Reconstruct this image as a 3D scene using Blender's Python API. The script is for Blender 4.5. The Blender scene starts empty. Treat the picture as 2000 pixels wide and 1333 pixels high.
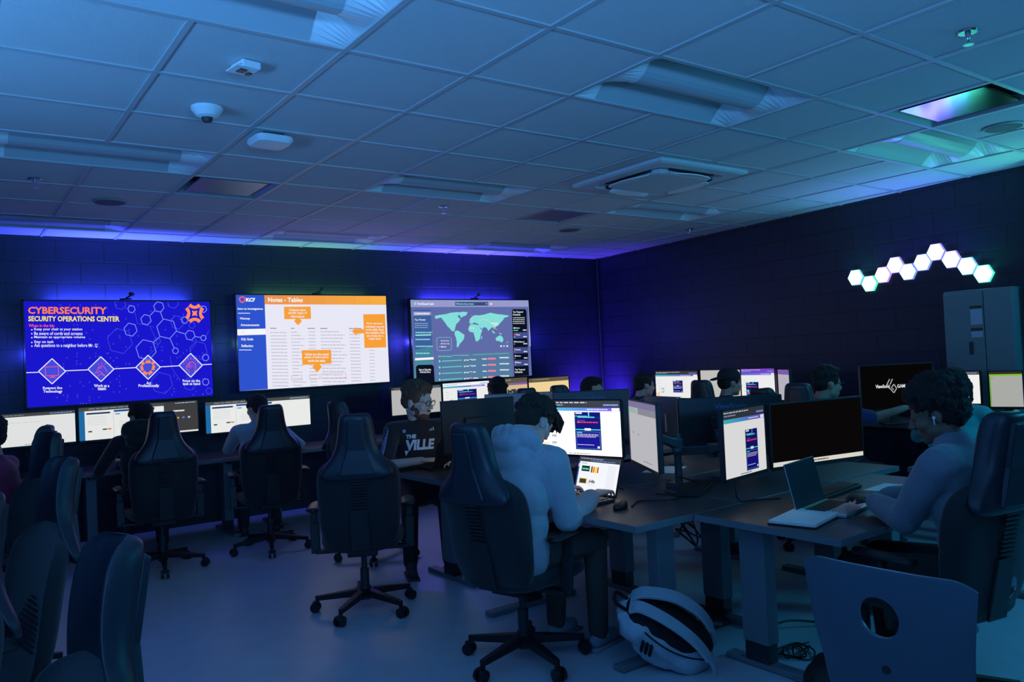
import bpy, bmesh, math, random
from mathutils import Vector, Matrix, noise
from mathutils.bvhtree import BVHTree
random.seed(7)
C = bpy.context.scene.collection
PI = math.pi
def R(d): return math.radians(d)

# ---------------------------------------------------------------- camera, world, exposure
CEIL = 2.83
CAM = Vector((-1.403, -3.016, 1.523))
_yaw, _pitch, _roll, _F = 0.6279, 0.0199, -0.0473, 1544.8
_f = Vector((math.sin(_yaw)*math.cos(_pitch), math.cos(_yaw)*math.cos(_pitch), math.sin(_pitch)))
_r = Vector((math.cos(_yaw), -math.sin(_yaw), 0)); _u = _r.cross(_f)
_r2 = _r*math.cos(_roll) + _u*math.sin(_roll); _u2 = _r2.cross(_f)
cam_data = bpy.data.cameras.new('camera'); cam = bpy.data.objects.new('camera', cam_data); C.objects.link(cam)
cam.matrix_world = Matrix(((_r2.x, _u2.x, -_f.x, CAM.x), (_r2.y, _u2.y, -_f.y, CAM.y), (_r2.z, _u2.z, -_f.z, CAM.z), (0, 0, 0, 1)))
cam_data.sensor_width = 36; cam_data.lens = 36*_F/2000; cam_data.clip_start = 0.05
bpy.context.scene.camera = cam
w_ = bpy.data.worlds.new('world'); bpy.context.scene.world = w_; w_.use_nodes = True
w_.node_tree.nodes['Background'].inputs[0].default_value = (0.004, 0.015, 0.05, 1)
w_.node_tree.nodes['Background'].inputs[1].default_value = 1.0
vs = bpy.context.scene.view_settings
vs.view_transform = 'Standard'; vs.look = 'None'; vs.gamma = 1; vs.use_curve_mapping = False; vs.exposure = 0.0
try:
    bpy.context.scene.cycles.use_denoising = True
    bpy.context.scene.cycles.max_bounces = 6; bpy.context.scene.cycles.sample_clamp_indirect = 4
except Exception: pass

def area(name, loc, target, sx, sy, energy, col, spread=180):
    d = bpy.data.lights.new(name, 'AREA'); d.shape = 'RECTANGLE'; d.size = sx; d.size_y = sy; d.energy = energy; d.color = col; d.spread = R(spread)
    o = bpy.data.objects.new(name, d); C.objects.link(o); o.location = loc
    o.rotation_euler = (Vector(target)-Vector(loc)).to_track_quat('-Z', 'Y').to_euler(); return o
# blue LED light inferred on the left wall; the others are added fill
area('led_light_left_wall', (-3.05, -0.2, 1.75), (0.6, 0.3, 4.6), 2.6, 0.25, 50, (0.085, 0.35, 0.88), 110)
area('fill_light_rear_wall', (-0.6, -4.35, 1.75), (0.6, -0.4, 4.4), 3.6, 0.3, 120, (0.085, 0.35, 0.88), 110)  # added blue fill for floor and ceiling, no known lamp
area('fill_light_left_low', (-3.05, -1.6, 2.2), (0.8, 0.2, 1.2), 1.0, 0.2, 8, (0.03, 0.25, 1.0))  # added spill of the left light for highlights on the hoodie
area('fill_light_right_low', (4.9, -3.4, 2.2), (3.0, -1.4, .3), 1.0, 0.2, 34, (0.02, 0.42, 0.8), 150)  # added to brighten the floor at the right
area('fill_light_right_rear', (4.9, -2.6, 1.8), (3.9, -0.6, 3.6), 1.2, 0.3, 14, (0.05, 0.42, 0.8), 120)  # added blue fill aimed at the right part of the ceiling

# ---------------------------------------------------------------- materials
_mc = {}
def mat(name, col, rough=.6, metal=0., bump=0., scale=40., var=0., spec=.5, sheen=0):
    if name in _mc: return _mc[name]
    m = bpy.data.materials.new(name); m.use_nodes = True; nt = m.node_tree; b = nt.nodes['Principled BSDF']
    b.inputs['Base Color'].default_value = (*col, 1); b.inputs['Roughness'].default_value = rough; b.inputs['Metallic'].default_value = metal
    b.inputs['Specular IOR Level'].default_value = spec
    if sheen: b.inputs['Sheen Weight'].default_value = sheen
    tc = nt.nodes.new('ShaderNodeTexCoord'); n = nt.nodes.new('ShaderNodeTexNoise'); n.inputs['Scale'].default_value = scale; n.inputs['Detail'].default_value = 3
    nt.links.new(tc.outputs['Object'], n.inputs['Vector'])
    if var:
        mx = nt.nodes.new('ShaderNodeMix'); mx.data_type = 'RGBA'
        mx.inputs[6].default_value = (*[c*(1-var) for c in col], 1); mx.inputs[7].default_value = (*[min(1, c*(1+var)) for c in col], 1)
        nt.links.new(n.outputs['Fac'], mx.inputs[0]); nt.links.new(mx.outputs[2], b.inputs['Base Color'])
    if bump:
        bp = nt.nodes.new('ShaderNodeBump'); bp.inputs['Strength'].default_value = bump; bp.inputs['Distance'].default_value = .01
        nt.links.new(n.outputs['Fac'], bp.inputs['Height']); nt.links.new(bp.outputs['Normal'], b.inputs['Normal'])
    _mc[name] = m; return m
def emat(col, s=1.0, sample=False):
    key = 'e%s_%.2f_%d' % (tuple(round(c, 3) for c in col), s, sample)
    if key in _mc: return _mc[key]
    m = bpy.data.materials.new('glow'); m.use_nodes = True; nt = m.node_tree; nt.nodes.clear()
    e = nt.nodes.new('ShaderNodeEmission'); e.inputs[0].default_value = (*col, 1); e.inputs[1].default_value = s
    o = nt.nodes.new('ShaderNodeOutputMaterial'); nt.links.new(e.outputs[0], o.inputs[0])
    try: m.cycles.emission_sampling = 'AUTO' if sample else 'NONE'
    except Exception: pass
    _mc[key] = m; return m
def S(r, g, b):
    f = lambda c: c/255/12.92 if c/255 <= .04045 else ((c/255+.055)/1.055)**2.4
    return (f(r), f(g), f(b))
BLACK = mat('black_plastic', (.012, .012, .014), .42, bump=.1, scale=300)
DPLAST = mat('dark_plastic', (.02, .02, .022), .5, bump=.1, scale=200)
CHAIRF = mat('chair_fabric', (.008, .0085, .012), .7, bump=.35, scale=260, sheen=.2)
CHAIRL = mat('chair_leatherette', (.018, .021, .032), .42, bump=.06, scale=160)
STEEL = mat('desk_steel', (.20, .22, .25), .45, bump=.05, scale=150)
DSTEEL = mat('dark_steel', (.05, .05, .055), .4, metal=.4)
DESKT = mat('desk_laminate', (.06, .055, .053), .42, bump=.06, scale=90, var=.15)
DESKE = mat('desk_edge', (.16, .17, .19), .5)
CHROME = mat('chrome', (.7, .7, .72), .18, metal=1)
ALU = mat('aluminium', (.55, .57, .6), .35, metal=.8)
WHITEP = mat('white_plastic', (.75, .76, .78), .45)
PAPER = mat('paper', (.8, .8, .78), .8, var=.03)
GLASSB = mat('dark_glass', (.01, .012, .015), .12)

# ---------------------------------------------------------------- mesh helpers
class MB:
    def __init__(s): s.bm = bmesh.new(); s.mi = 0
    def _add(s, vs, fs):
        v = [s.bm.verts.new(p) for p in vs]
        for f in fs:
            try: fc = s.bm.faces.new([v[i] for i in f]); fc.material_index = s.mi
            except ValueError: pass
        return v
    def box(s, c, d, rot=None, taper=1.0):
        c = Vector(c); out = []
        for z in (-1, 1):
            k = taper if z > 0 else 1
            for x, y in ((-1, -1), (1, -1), (1, 1), (-1, 1)):
                p = Vector((x*d[0]/2*k, y*d[1]/2*k, z*d[2]/2)); out.append(c + (rot @ p if rot else p))
        s._add(out, [(3, 2, 1, 0), (4, 5, 6, 7), (0, 1, 5, 4), (1, 2, 6, 5), (2, 3, 7, 6), (3, 0, 4, 7)]); return s
    def bar(s, p0, p1, w, h, w1=None, h1=None):
        p0 = Vector(p0); p1 = Vector(p1); d = (p1-p0).normalized(); up = Vector((0, 0, 1)) if abs(d.z) < .95 else Vector((1, 0, 0))
        a = d.cross(up).normalized(); b = a.cross(d); w1 = w1 or w; h1 = h1 or h; out = []
        for p, ww, hh in ((p0, w, h), (p1, w1, h1)):
            for x, y in ((-1, -1), (1, -1), (1, 1), (-1, 1)): out.append(p + a*x*ww/2 + b*y*hh/2)
        s._add(out, [(3, 2, 1, 0), (4, 5, 6, 7), (0, 1, 5, 4), (1, 2, 6, 5), (2, 3, 7, 6), (3, 0, 4, 7)]); return s
    def cone(s, p0, r0, p1, r1, n=16, caps=True):
        p0 = Vector(p0); p1 = Vector(p1); d = (p1-p0).normalized(); up = Vector((0, 0, 1)) if abs(d.z) < .9 else Vector((1, 0, 0))
        a = d.cross(up).normalized(); b = a.cross(d); out = []
        for p, r in ((p0, r0), (p1, r1)):
            for i in range(n): t = 2*PI*i/n; out.append(p + a*math.cos(t)*r + b*math.sin(t)*r)
        fs = [(i, (i+1) % n, n+(i+1) % n, n+i) for i in range(n)]
        if caps: fs += [tuple(range(n))[::-1], tuple(range(n, 2*n))]
        s._add(out, fs); return s
    def cap(s, p0, r0, p1, r1, n=14):      # tapered capsule
        p0 = Vector(p0); p1 = Vector(p1); d = p1-p0
        if d.length < 1e-5: d = Vector((0, 0, 1e-4)); p1 = p0+d
        d.normalize(); up = Vector((0, 0, 1)) if abs(d.z) < .9 else Vector((1, 0, 0))
        a = d.cross(up).normalized(); b = a.cross(d); rings = []
        for k in range(1, 4): t = PI/2*(k/3); rings.append((p0 - d*r0*math.cos(t), r0*math.sin(t)))
        for k in range(0, 3): t = PI/2*(k/3); rings.append((p1 + d*r1*math.sin(t), r1*math.cos(t)))
        out = [p0 - d*r0]; 
        for c, r in rings:
            for i in range(n): t = 2*PI*i/n; out.append(c + a*math.cos(t)*r + b*math.sin(t)*r)
        out.append(p1 + d*r1); L = len(rings)
        fs = [(0, 1+(i+1) % n, 1+i) for i in range(n)]
        for k in range(L-1):
            for i in range(n): fs.append((1+k*n+i, 1+k*n+(i+1) % n, 1+(k+1)*n+(i+1) % n, 1+(k+1)*n+i))
        e = len(out)-1; fs += [(e, 1+(L-1)*n+i, 1+(L-1)*n+(i+1) % n) for i in range(n)]
        s._add(out, fs); return s
    def ell(s, c, r, rot=None, n=16, m=10):
        c = Vector(c); out = [Vector((0, 0, -1))]
        for k in range(1, m):
            t = -PI/2 + PI*k/m
            for i in range(n): u = 2*PI*i/n; out.append(Vector((math.cos(t)*math.cos(u), math.cos(t)*math.sin(u), math.sin(t))))
        out.append(Vector((0, 0, 1)))
        pts = []
        for p in out:
            p = Vector((p.x*r[0], p.y*r[1], p.z*r[2])); pts.append(c + (rot @ p if rot else p))
        fs = [(0, 1+(i+1) % n, 1+i) for i in range(n)]
        for k in range(m-2):
            for i in range(n): fs.append((1+k*n+i, 1+k*n+(i+1) % n, 1+(k+1)*n+(i+1) % n, 1+(k+1)*n+i))
        e = len(out)-1; fs += [(e, 1+(m-2)*n+i, 1+(m-2)*n+(i+1) % n) for i in range(n)]
        s._add(pts, fs); return s
    def loft(s, loops, closed=True, caps=True):
        n = len(loops[0]); out = [Vector(p) for l in loops for p in l]; fs = []
        for k in range(len(loops)-1):
            for i in range(n if closed else n-1): fs.append((k*n+i, k*n+(i+1) % n, (k+1)*n+(i+1) % n, (k+1)*n+i))
        if caps and closed: fs += [tuple(range(n))[::-1], tuple(range((len(loops)-1)*n, len(loops)*n))]
        s._add(out, fs); return s
    def prism(s, pts, d):
        d = Vector(d); n = len(pts); out = [Vector(p) for p in pts] + [Vector(p)+d for p in pts]
        fs = [tuple(range(n))[::-1], tuple(range(n, 2*n))] + [(i, (i+1) % n, n+(i+1) % n, n+i) for i in range(n)]
        s._add(out, fs); return s
    def tube(s, pts, r, n=8):
        for i in range(len(pts)-1): s.cap(pts[i], r, pts[i+1], r, n)
        return s
    def build(s, name, m, parent=None, smooth=False, bevel=0, seg=2, loc=None, rot=None, solid=None, sub=0):
        bmesh.ops.recalc_face_normals(s.bm, faces=s.bm.faces)
        me = bpy.data.meshes.new(name); s.bm.to_mesh(me); s.bm.free()
        for x in (m if isinstance(m, (list, tuple)) else [m]): me.materials.append(x)
        if smooth:
            for p in me.polygons: p.use_smooth = True
        o = bpy.data.objects.new(name, me); C.objects.link(o)
        if parent: o.parent = parent
        if loc: o.location = loc
        if rot: o.rotation_euler = rot
        if bevel:
            b = o.modifiers.new('b', 'BEVEL'); b.width = bevel; b.segments = seg; b.limit_method = 'ANGLE'
        if sub:
            b = o.modifiers.new('s', 'SUBSURF'); b.levels = sub; b.render_levels = sub
        return o
def curve_pts(P, n=8):     # Catmull-Rom through P
    P = [Vector(p) for p in P]; Q = [P[0]*2-P[1]] + P + [P[-1]*2-P[-2]]; out = []
    for i in range(1, len(Q)-2):
        for k in range(n):
            t = k/n; a, b, c, d = Q[i-1], Q[i], Q[i+1], Q[i+2]
            out.append(.5*((2*b) + (c-a)*t + (2*a-5*b+4*c-d)*t*t + (3*b-a-3*c+d)*t**3))
    out.append(P[-1]); return out
TMP = bpy.data.scenes.new('build_bench')
def evaluated(o):
    TMP.collection.objects.link(o); vl = TMP.view_layers[0]; vl.update(); dg = vl.depsgraph; dg.update()
    me = bpy.data.meshes.new_from_object(o.evaluated_get(dg)); TMP.collection.objects.unlink(o); bpy.data.objects.remove(o); return me
def blob(mb, name, m, parent=None, vox=.012, sm=4, disp=0, dscale=30, decim=0):
    me = bpy.data.meshes.new('t'); bmesh.ops.recalc_face_normals(mb.bm, faces=mb.bm.faces); mb.bm.to_mesh(me); mb.bm.free()
    o = bpy.data.objects.new('t', me)
    r = o.modifiers.new('r', 'REMESH'); r.mode = 'VOXEL'; r.voxel_size = vox
    if sm: q = o.modifiers.new('s', 'SMOOTH'); q.factor = .5; q.iterations = sm
    nm = evaluated(o)
    if disp:
        import numpy as np
        n = len(nm.vertices); co = np.empty(n*3, 'f'); no = np.empty(n*3, 'f'); nm.vertices.foreach_get('co', co); nm.vertices.foreach_get('normal', no)
        nn = [noise.noise(v.co*dscale) + .5*noise.noise(v.co*dscale*2.3) for v in nm.vertices]
        co += no*np.repeat(np.array(nn, 'f')*disp, 3); nm.vertices.foreach_set('co', co); nm.update()
    nm.polygons.foreach_set('use_smooth', [True]*len(nm.polygons))
    nm.materials.clear()
    for x in (m if isinstance(m, (list, tuple)) else [m]): nm.materials.append(x)
    nm.name = name
    o = bpy.data.objects.new(name, nm); C.objects.link(o)
    if parent: o.parent = parent
    return o
def tag(o, label, cat, group=None, kind=None):
    o['label'] = label; o['category'] = cat
    if group: o['group'] = group
    if kind: o['kind'] = kind
    return o
def struct(o): o['kind'] = 'structure'; return o
def empty(name, loc=(0, 0, 0), rz=0):
    o = bpy.data.objects.new(name, None); C.objects.link(o); o.location = loc; o.rotation_euler = (0, 0, rz); o.empty_display_size = .1; return o
_kids = {}
def kids(o):
    if o.name not in _kids: _kids[o.name] = [x for x in bpy.data.objects if x.parent == o]
    return _kids[o.name]
def copy_tree(o, parent=None):
    c = o.copy(); C.objects.link(c); c.parent = parent
    for ch in kids(o): copy_tree(ch, c)
    return c

# text as mesh geometry (returns list of verts (x,y) and faces, box-normalised)
_tc = {}
def text_geo(s, bold=0.0, res=2):
    k = (s, bold, res)
    if k in _tc: return _tc[k]
    cu = bpy.data.curves.new('t', 'FONT'); cu.body = s; cu.size = 1; cu.offset = bold; cu.resolution_u = res; cu.fill_mode = 'FRONT'
    o = bpy.data.objects.new('t', cu)
    me = evaluated(o)
    vs_ = [(v.co.x, v.co.y) for v in me.vertices]; fs = [tuple(p.vertices) for p in me.polygons]
    bpy.data.meshes.remove(me)
    xs = [v[0] for v in vs_]; ys = [v[1] for v in vs_]
    x0, x1, y0, y1 = min(xs), max(xs), min(ys), max(ys)
    _tc[k] = ([((x-x0)/(x1-x0), (y-y0)/(y1-y0)) for x, y in vs_], fs); return _tc[k]

def homography(src):      # image quad (TL,TR,BR,BL) -> unit square (u right, v down)
    import numpy as np
    dst = [(0, 0), (1, 0), (1, 1), (0, 1)]; A = []; b = []
    for (x, y), (u, v) in zip(src, dst):
        A.append([x, y, 1, 0, 0, 0, -u*x, -u*y]); b.append(u); A.append([0, 0, 0, x, y, 1, -v*x, -v*y]); b.append(v)
    h = np.linalg.solve(np.array(A, float), np.array(b, float))
    return lambda x, y: ((h[0]*x+h[1]*y+h[2])/(h[6]*x+h[7]*y+1), (h[3]*x+h[4]*y+h[5])/(h[6]*x+h[7]*y+1))

class Canvas:    # picture content of a display, local frame: x right, z up, front towards -y
    def __init__(s, w, h, fmap=None, gain=1.0):
        s.w, s.h, s.f, s.g = w, h, fmap or (lambda x, y: (x, y)), gain; s.bm = bmesh.new(); s.mats = []; s.k = 0
    def mi(s, col):
        m = emat(tuple(c*s.g for c in S(*col)), 1.0)
        if m not in s.mats: s.mats.append(m)
        return s.mats.index(m)
    def P(s, x, y, lay):
        u, v = s.f(x, y); u = min(1, max(0, u)); v = min(1, max(0, v)); return Vector(((u-.5)*s.w, -.0004*lay, (.5-v)*s.h))
    def poly(s, pts, col, lay=1):
        vs_ = [s.bm.verts.new(s.P(x, y, lay)) for x, y in pts]
        try: f = s.bm.faces.new(vs_)
        except ValueError: return
        f.material_index = s.mi(col)
    def rect(s, x0, y0, x1, y1, col, lay=1): s.poly([(x0, y0), (x1, y0), (x1, y1), (x0, y1)], col, lay)
    def line(s, x0, y0, x1, y1, t, col, lay=2):
        d = math.hypot(x1-x0, y1-y0) or 1e-6; nx, ny = -(y1-y0)/d*t/2, (x1-x0)/d*t/2
        s.poly([(x0+nx, y0+ny), (x1+nx, y1+ny), (x1-nx, y1-ny), (x0-nx, y0-ny)], col, lay)
    def ring(s, pts, t, col, lay=2):
        for i in range(len(pts)): s.line(*pts[i], *pts[(i+1) % len(pts)], t, col, lay)
    def text(s, t, x0, y0, x1, y1, col, lay=4, bold=.02):   # box of the glyphs; y0 top, y1 bottom
        g, fs = text_geo(t, bold)
        vs_ = [s.bm.verts.new(s.P(x0+(x1-x0)*a, y1-(y1-y0)*b, lay)) for a, b in g]; k = s.mi(col)
        for f in fs:
            try: q = s.bm.faces.new([vs_[i] for i in f]); q.material_index = k
            except ValueError: pass
    def dots(s, x0, y, x1, t, col, lay=3, seed=0):       # a line of small unreadable print
        rr = random.Random(seed*997+int(y*1000)+int(x0*1000)); x = x0; W = abs(x1-x0)
        while x < x1:
            l = W*rr.uniform(.05, .16); s.rect(x, y-t/2, min(x1, x+l), y+t/2, col, lay); x += l + W*.025
    def build(s, parent, loc, name='screen'):
        me = bpy.data.meshes.new(name)
        bmesh.ops.triangulate(s.bm, faces=[f for f in s.bm.faces if len(f.verts) > 4])
        for f in s.bm.faces:
            f.normal_update()
            if f.normal.y > 0: f.normal_flip()
        s.bm.to_mesh(me); s.bm.free()
        for m in s.mats: me.materials.append(m)
        o = bpy.data.objects.new(name, me); C.objects.link(o); o.parent = parent; o.location = loc; return o
def sample_on(cv, col):      # the base quad of a display gives real light
    m = emat(tuple(c*cv.g for c in S(*col)), 1.0001, True); cv.mats.append(m)
    vs_ = [cv.bm.verts.new(Vector(((u-.5)*cv.w, 0, (.5-v)*cv.h))) for u, v in ((0, 0), (1, 0), (1, 1), (0, 1))]
    f = cv.bm.faces.new(vs_); f.material_index = len(cv.mats)-1
# ================================================================ ROOM
FLOORM = mat('floor_vinyl', (.58, .60, .66), .38, bump=.05, scale=6, var=.12)
WALLM = bpy.data.materials.new('dark_painted_block'); WALLM.use_nodes = True
def _wall():
    nt = WALLM.node_tree; b = nt.nodes['Principled BSDF']; b.inputs['Roughness'].default_value = .5
    b.inputs['Base Color'].default_value = (.018, .019, .024, 1)
    tc = nt.nodes.new('ShaderNodeTexCoord'); br = nt.nodes.new('ShaderNodeTexBrick'); br.inputs['Scale'].default_value = 1
    br.inputs['Color1'].default_value = (.016, .020, .042, 1); br.inputs['Color2'].default_value = (.013, .017, .036, 1); br.inputs['Mortar'].default_value = (.010, .010, .013, 1)
    br.inputs['Mortar Size'].default_value = .006; br.inputs['Brick Width'].default_value = .4; br.inputs['Row Height'].default_value = .2
    nt.links.new(tc.outputs['UV'], br.inputs['Vector']); nt.links.new(br.outputs['Color'], b.inputs['Base Color'])
    bp = nt.nodes.new('ShaderNodeBump'); bp.inputs['Strength'].default_value = .6; bp.inputs['Distance'].default_value = .004; bp.invert = True
    nt.links.new(br.outputs['Fac'], bp.inputs['Height']); nt.links.new(bp.outputs['Normal'], b.inputs['Normal'])
_wall()
def wall(name, a, b, inward, z0=0, z1=CEIL+.15, th=.12):
    a = Vector((*a, 0)); b = Vector((*b, 0)); n = Vector((*inward, 0)).normalized()
    mb = MB(); pts = [a, b, b-n*th, a-n*th]; mb.prism([p+Vector((0, 0, z0)) for p in pts], (0, 0, z1-z0))
    uv = mb.bm.loops.layers.uv.new('UVMap'); d = (b-a).normalized()
    for f in mb.bm.faces:
        for l in f.loops: l[uv].uv = ((l.vert.co-a).dot(d), l.vert.co.z)
    return struct(mb.build(name, WALLM))
BW = lambda x: 5.335 - .018*(x+1)            # back wall line (slightly out of square)
XR = lambda y: 6.08 - .105*(5.2-y)           # right wall line
struct(MB().box((1.4, .4, -.05), (10.4, 11, .1)).build('floor', FLOORM))
wall('wall_back', (-3.3, BW(-3.3)), (6.3, BW(6.3)), (0, -1))
wall('wall_right', (XR(5.3), 5.3), (XR(-.44), -.44), (-1, .1))
wall('wall_right_return', (XR(-.44)+.1, -.5), (5.30, -.5), (0, 1), th=.1)
wall('wall_right_near', (5.30, -.5), (5.30, -4.6), (-1, 0))
wall('wall_left', (-3.2, -4.6), (-3.2, 5.5), (1, 0))
wall('wall_front', (-3.3, -4.55), (5.5, -4.55), (0, 1))
for nm, a, b, dz in (('baseboard_back', (-3.2, BW(-3.2)-.008), (6.05, BW(6.05)-.008), .1), ('baseboard_right', (XR(5.2)-.008, 5.2), (XR(-.4)-.008, -.4), .1)):
    struct(MB().bar((*a, .05), (*b, .05), .014, dz).build(nm, BLACK))
# conduit in the far corner
struct(MB().cone((6.03, 5.13, 0), .014, (6.03, 5.13, CEIL), .014, 8).build('trim_1', BLACK))

# ---- ceiling tiles and grid
G = .61
TILEM = mat('ceiling_tile', (.62, .62, .62), .9, bump=.5, scale=420, var=.05)
GRIDM = mat('ceiling_grid', (.46, .46, .47), .5)
lights = [(c, r) for c in (-2, 2, 6) for r in (-1, 3, 7)]
skip = {}
for c, r in lights:
    skip[(c, r)] = 1; skip[(c+1, r)] = 1
vents = [(0, 4), (5, 4), (5, -2)]
for v in vents: skip[v] = 1
mb = MB()
def right_lim(y): return XR(y) if y > -.5 else 5.30
for c in range(-3, 11):
    for r in range(-8, 9):
        if (c, r) in skip: continue
        x0, x1, y0, y1 = c*G, (c+1)*G, r*G, (r+1)*G
        if x0 > 6.3 or y0 > 5.4 or x1 < -3.3: continue
        x1 = min(x1, 6.3); y1 = min(y1, 5.42)
        mb.box(((x0+x1)/2, (y0+y1)/2, CEIL+.011), (x1-x0, y1-y0, .016))
for c in range(-6, -3):
    for r in range(-8, 9):
        if (c, r) in skip or (c+1)*G < -3.3: continue
        y1 = min((r+1)*G, 5.42)
        mb.box(((c+.5)*G, (r*G+y1)/2, CEIL+.011), (G, y1-r*G, .016))
struct(mb.build('ceiling', TILEM))
mb = MB()
LS = {(c, r) for c, r in lights}
for c in range(-5, 11):
    for r in range(-8, 9):
        if (c-1, r) in LS: continue
        y1 = min((r+1)*G, 5.34)
        if y1 > r*G: mb.box((c*G, (r*G+y1)/2, CEIL), (.024, y1-r*G, .008))
for r in range(-7, 9):
    mb.box((1.4, r*G, CEIL+.0005), (9.6, .024, .008))
o = struct(mb.build('trim_2', GRIDM, bevel=0))
struct(MB().box((1.4, .4, CEIL+.28), (10.4, 11, .06)).build('ceiling_slab', BLACK))
FIXM = mat('fixture_white_enamel', (.72, .73, .74), .35)
FIXL = mat('fixture_lens', (.42, .43, .45), .45)
places = ['by the left edge of the photo', 'in the middle of the ceiling', 'tinted violet and green near the right']
names = {(-2, -1): 'unlit recessed ceiling light cut by the top left edge, bright blue end plate', (2, -1): 'large unlit recessed light in the ceiling, right of centre in the foreground',
         (6, -1): 'unlit recessed ceiling light glowing violet and green, above the hexagon lamps', (-2, 3): 'unlit recessed ceiling light at the left edge, behind the smoke detector',
         (2, 3): 'unlit recessed ceiling light in the middle distance, left of the air conditioner', (6, 3): 'unlit recessed ceiling light just beyond the ceiling air conditioner',
         (-2, 7): 'unlit recessed ceiling light above the leftmost wall screen', (2, 7): 'unlit recessed ceiling light above the middle wall screen with a yellowish tint',
         (6, 7): 'unlit recessed ceiling light near the far corner of the room'}
def light_fixture(c, r):
    root = empty('ceiling_light', (c*G, r*G, CEIL)); W, D = 2*G, G
    tag(root, names[(c, r)], 'ceiling light', 'recessed ceiling lights of the dark lab')
    m = MB(); m.box((W/2, D/2, .155), (W-.01, D-.01, .01))
    for y in (.006, D-.006): m.box((W/2, y, .08), (W-.012, .008, .15))
    for x in (.008, W-.008): m.box((x, D/2, .08), (.008, D-.02, .15))
    m.build('housing', FIXM, root)
    prof = []
    for i in range(25):
        t = i/24; y = .012 + (D-.024)*t; a = abs(t-.5)*2          # 1 at edge, 0 at centre
        if a > .42: z = .006 + .105*math.sin((1-a)/.58*PI/2)
        else: z = .111 - .012 - .095*math.cos(a/.42*PI/2)**.7
        prof.append((y, z))
    m = MB(); th = .006
    for i in range(24):
        (y0, z0), (y1, z1) = prof[i], prof[i+1]
        m.prism([(.16, y0, z0), (.16, y1, z1), (.16, y1, z1+th), (.16, y0, z0+th)], (W-.32, 0, 0))
    m.build('lens', FIXL, root)
    for x0, x1 in ((.17, .012), (W-.17, W-.012)):
        MB().loft([[(x0, y, z+.004) for y, z in prof], [(x1, .012+(D-.024)*i/24, .003) for i in range(25)]], closed=False, caps=False).build('end_plate', FIXM, root)
for c, r in names: light_fixture(c, r)
VENTM = mat('vent_plaque', (.07, .07, .075), .15, metal=.9); VENTG = mat('vent_metal_dull', (.32, .32, .33), .4, metal=.6)
vl = {(0, 4): ('square ceiling air diffuser above the leftmost wall screen', VENTG), (5, 4): ('square ceiling air diffuser left of the far ceiling speaker, in the middle distance', VENTG),
      (5, -2): ('shiny square ceiling air diffuser reflecting the hexagon lamps, at the right', VENTM)}
for (c, r), (lb, m) in vl.items():
    root = empty('air_diffuser', ((c+.5)*G, (r+.5)*G, CEIL)); tag(root, lb, 'air vent', 'square ceiling air diffusers')
    mb = MB(); mb.box((0, 0, .14), (G-.02, G-.02, .01))
    for a in range(4):
        q = Matrix.Rotation(a*PI/2, 3, 'Z'); s_ = G/2
        pts = [q @ Vector(p) for p in ((-s_+.01, -s_+.01, 0), (s_-.01, -s_+.01, 0), (s_-.06, -s_+.06, .05), (-s_+.06, -s_+.06, .05))]
        mb.prism(pts, (0, 0, .004))
        pts = [q @ Vector(p) for p in ((-s_+.06, -s_+.06, .05), (s_-.06, -s_+.06, .05), (s_-.06, -s_+.06, .14), (-s_+.06, -s_+.06, .14))]
        mb.prism(pts, tuple(q @ Vector((0, .004, 0))))
    mb.build('frame', mat('vent_frame', (.30, .31, .32), .4), root)
    MB().box((0, 0, .012), (.46, .46, .012)).build('plaque', m, root, bevel=.004)
    mb = MB()
    for x in (-.15, .15): mb.box((x, 0, .07), (.02, .02, .12))
    mb.build('hanger', DSTEEL, root)
# ---- cassette air conditioner
root = tag(empty('cassette_air_conditioner', (3.06, 1.14, CEIL)), 'large square white air conditioner panel with four vanes set in the ceiling', 'air conditioner')
mb = MB(); 
n = 40
def sq(rad, z, k=6):
    out = []
    for i in range(n):
        t = 2*PI*i/n + .0001; c_, s_ = math.cos(t), math.sin(t); q = (abs(c_)**k+abs(s_)**k)**(-1/k); out.append((c_*q*rad, s_*q*rad, z))
    return out
mb.loft([sq(.475, .0, 30), sq(.475, -.022, 30), sq(.455, -.032, 30), sq(.37, -.035, 10), sq(.355, -.012, 8), sq(.3, -.012, 8)]); mb.build('panel', mat('ac_panel', (.6, .62, .62), .4), root)
MB().loft([sq(.29, -.013, 8), sq(.29, -.045, 8), sq(.27, -.052, 8)]).build('intake_cover', mat('ac_intake', (.55, .60, .60), .5), root, bevel=.003)
for a in range(4):
    q = Matrix.Rotation(a*PI/2, 3, 'Z'); mb = MB(); loops = []
    for i in range(7):
        t = i/6; y = -.2+.4*t; w = .062*math.sin(PI*(.10+.80*t)); z = -.058
        loops.append([q @ Vector(p) for p in ((.315-w*.6, y, z+.008), (.315+w, y, z-.004), (.315+w, y, z+.004), (.315-w*.6, y, z+.016))])
    mb.loft(loops); mb.build('vane', mat('ac_vane', (.8, .82, .82), .4), root, smooth=False)
mb = MB()
for a in range(4):
    q = Matrix.Rotation(a*PI/2, 3, 'Z'); mb.box(q @ Vector((.328, 0, -.02)), (.04, .44, .03) if a % 2 == 0 else (.44, .04, .03))
mb.build('outlet_slots', BLACK, root)
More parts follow.
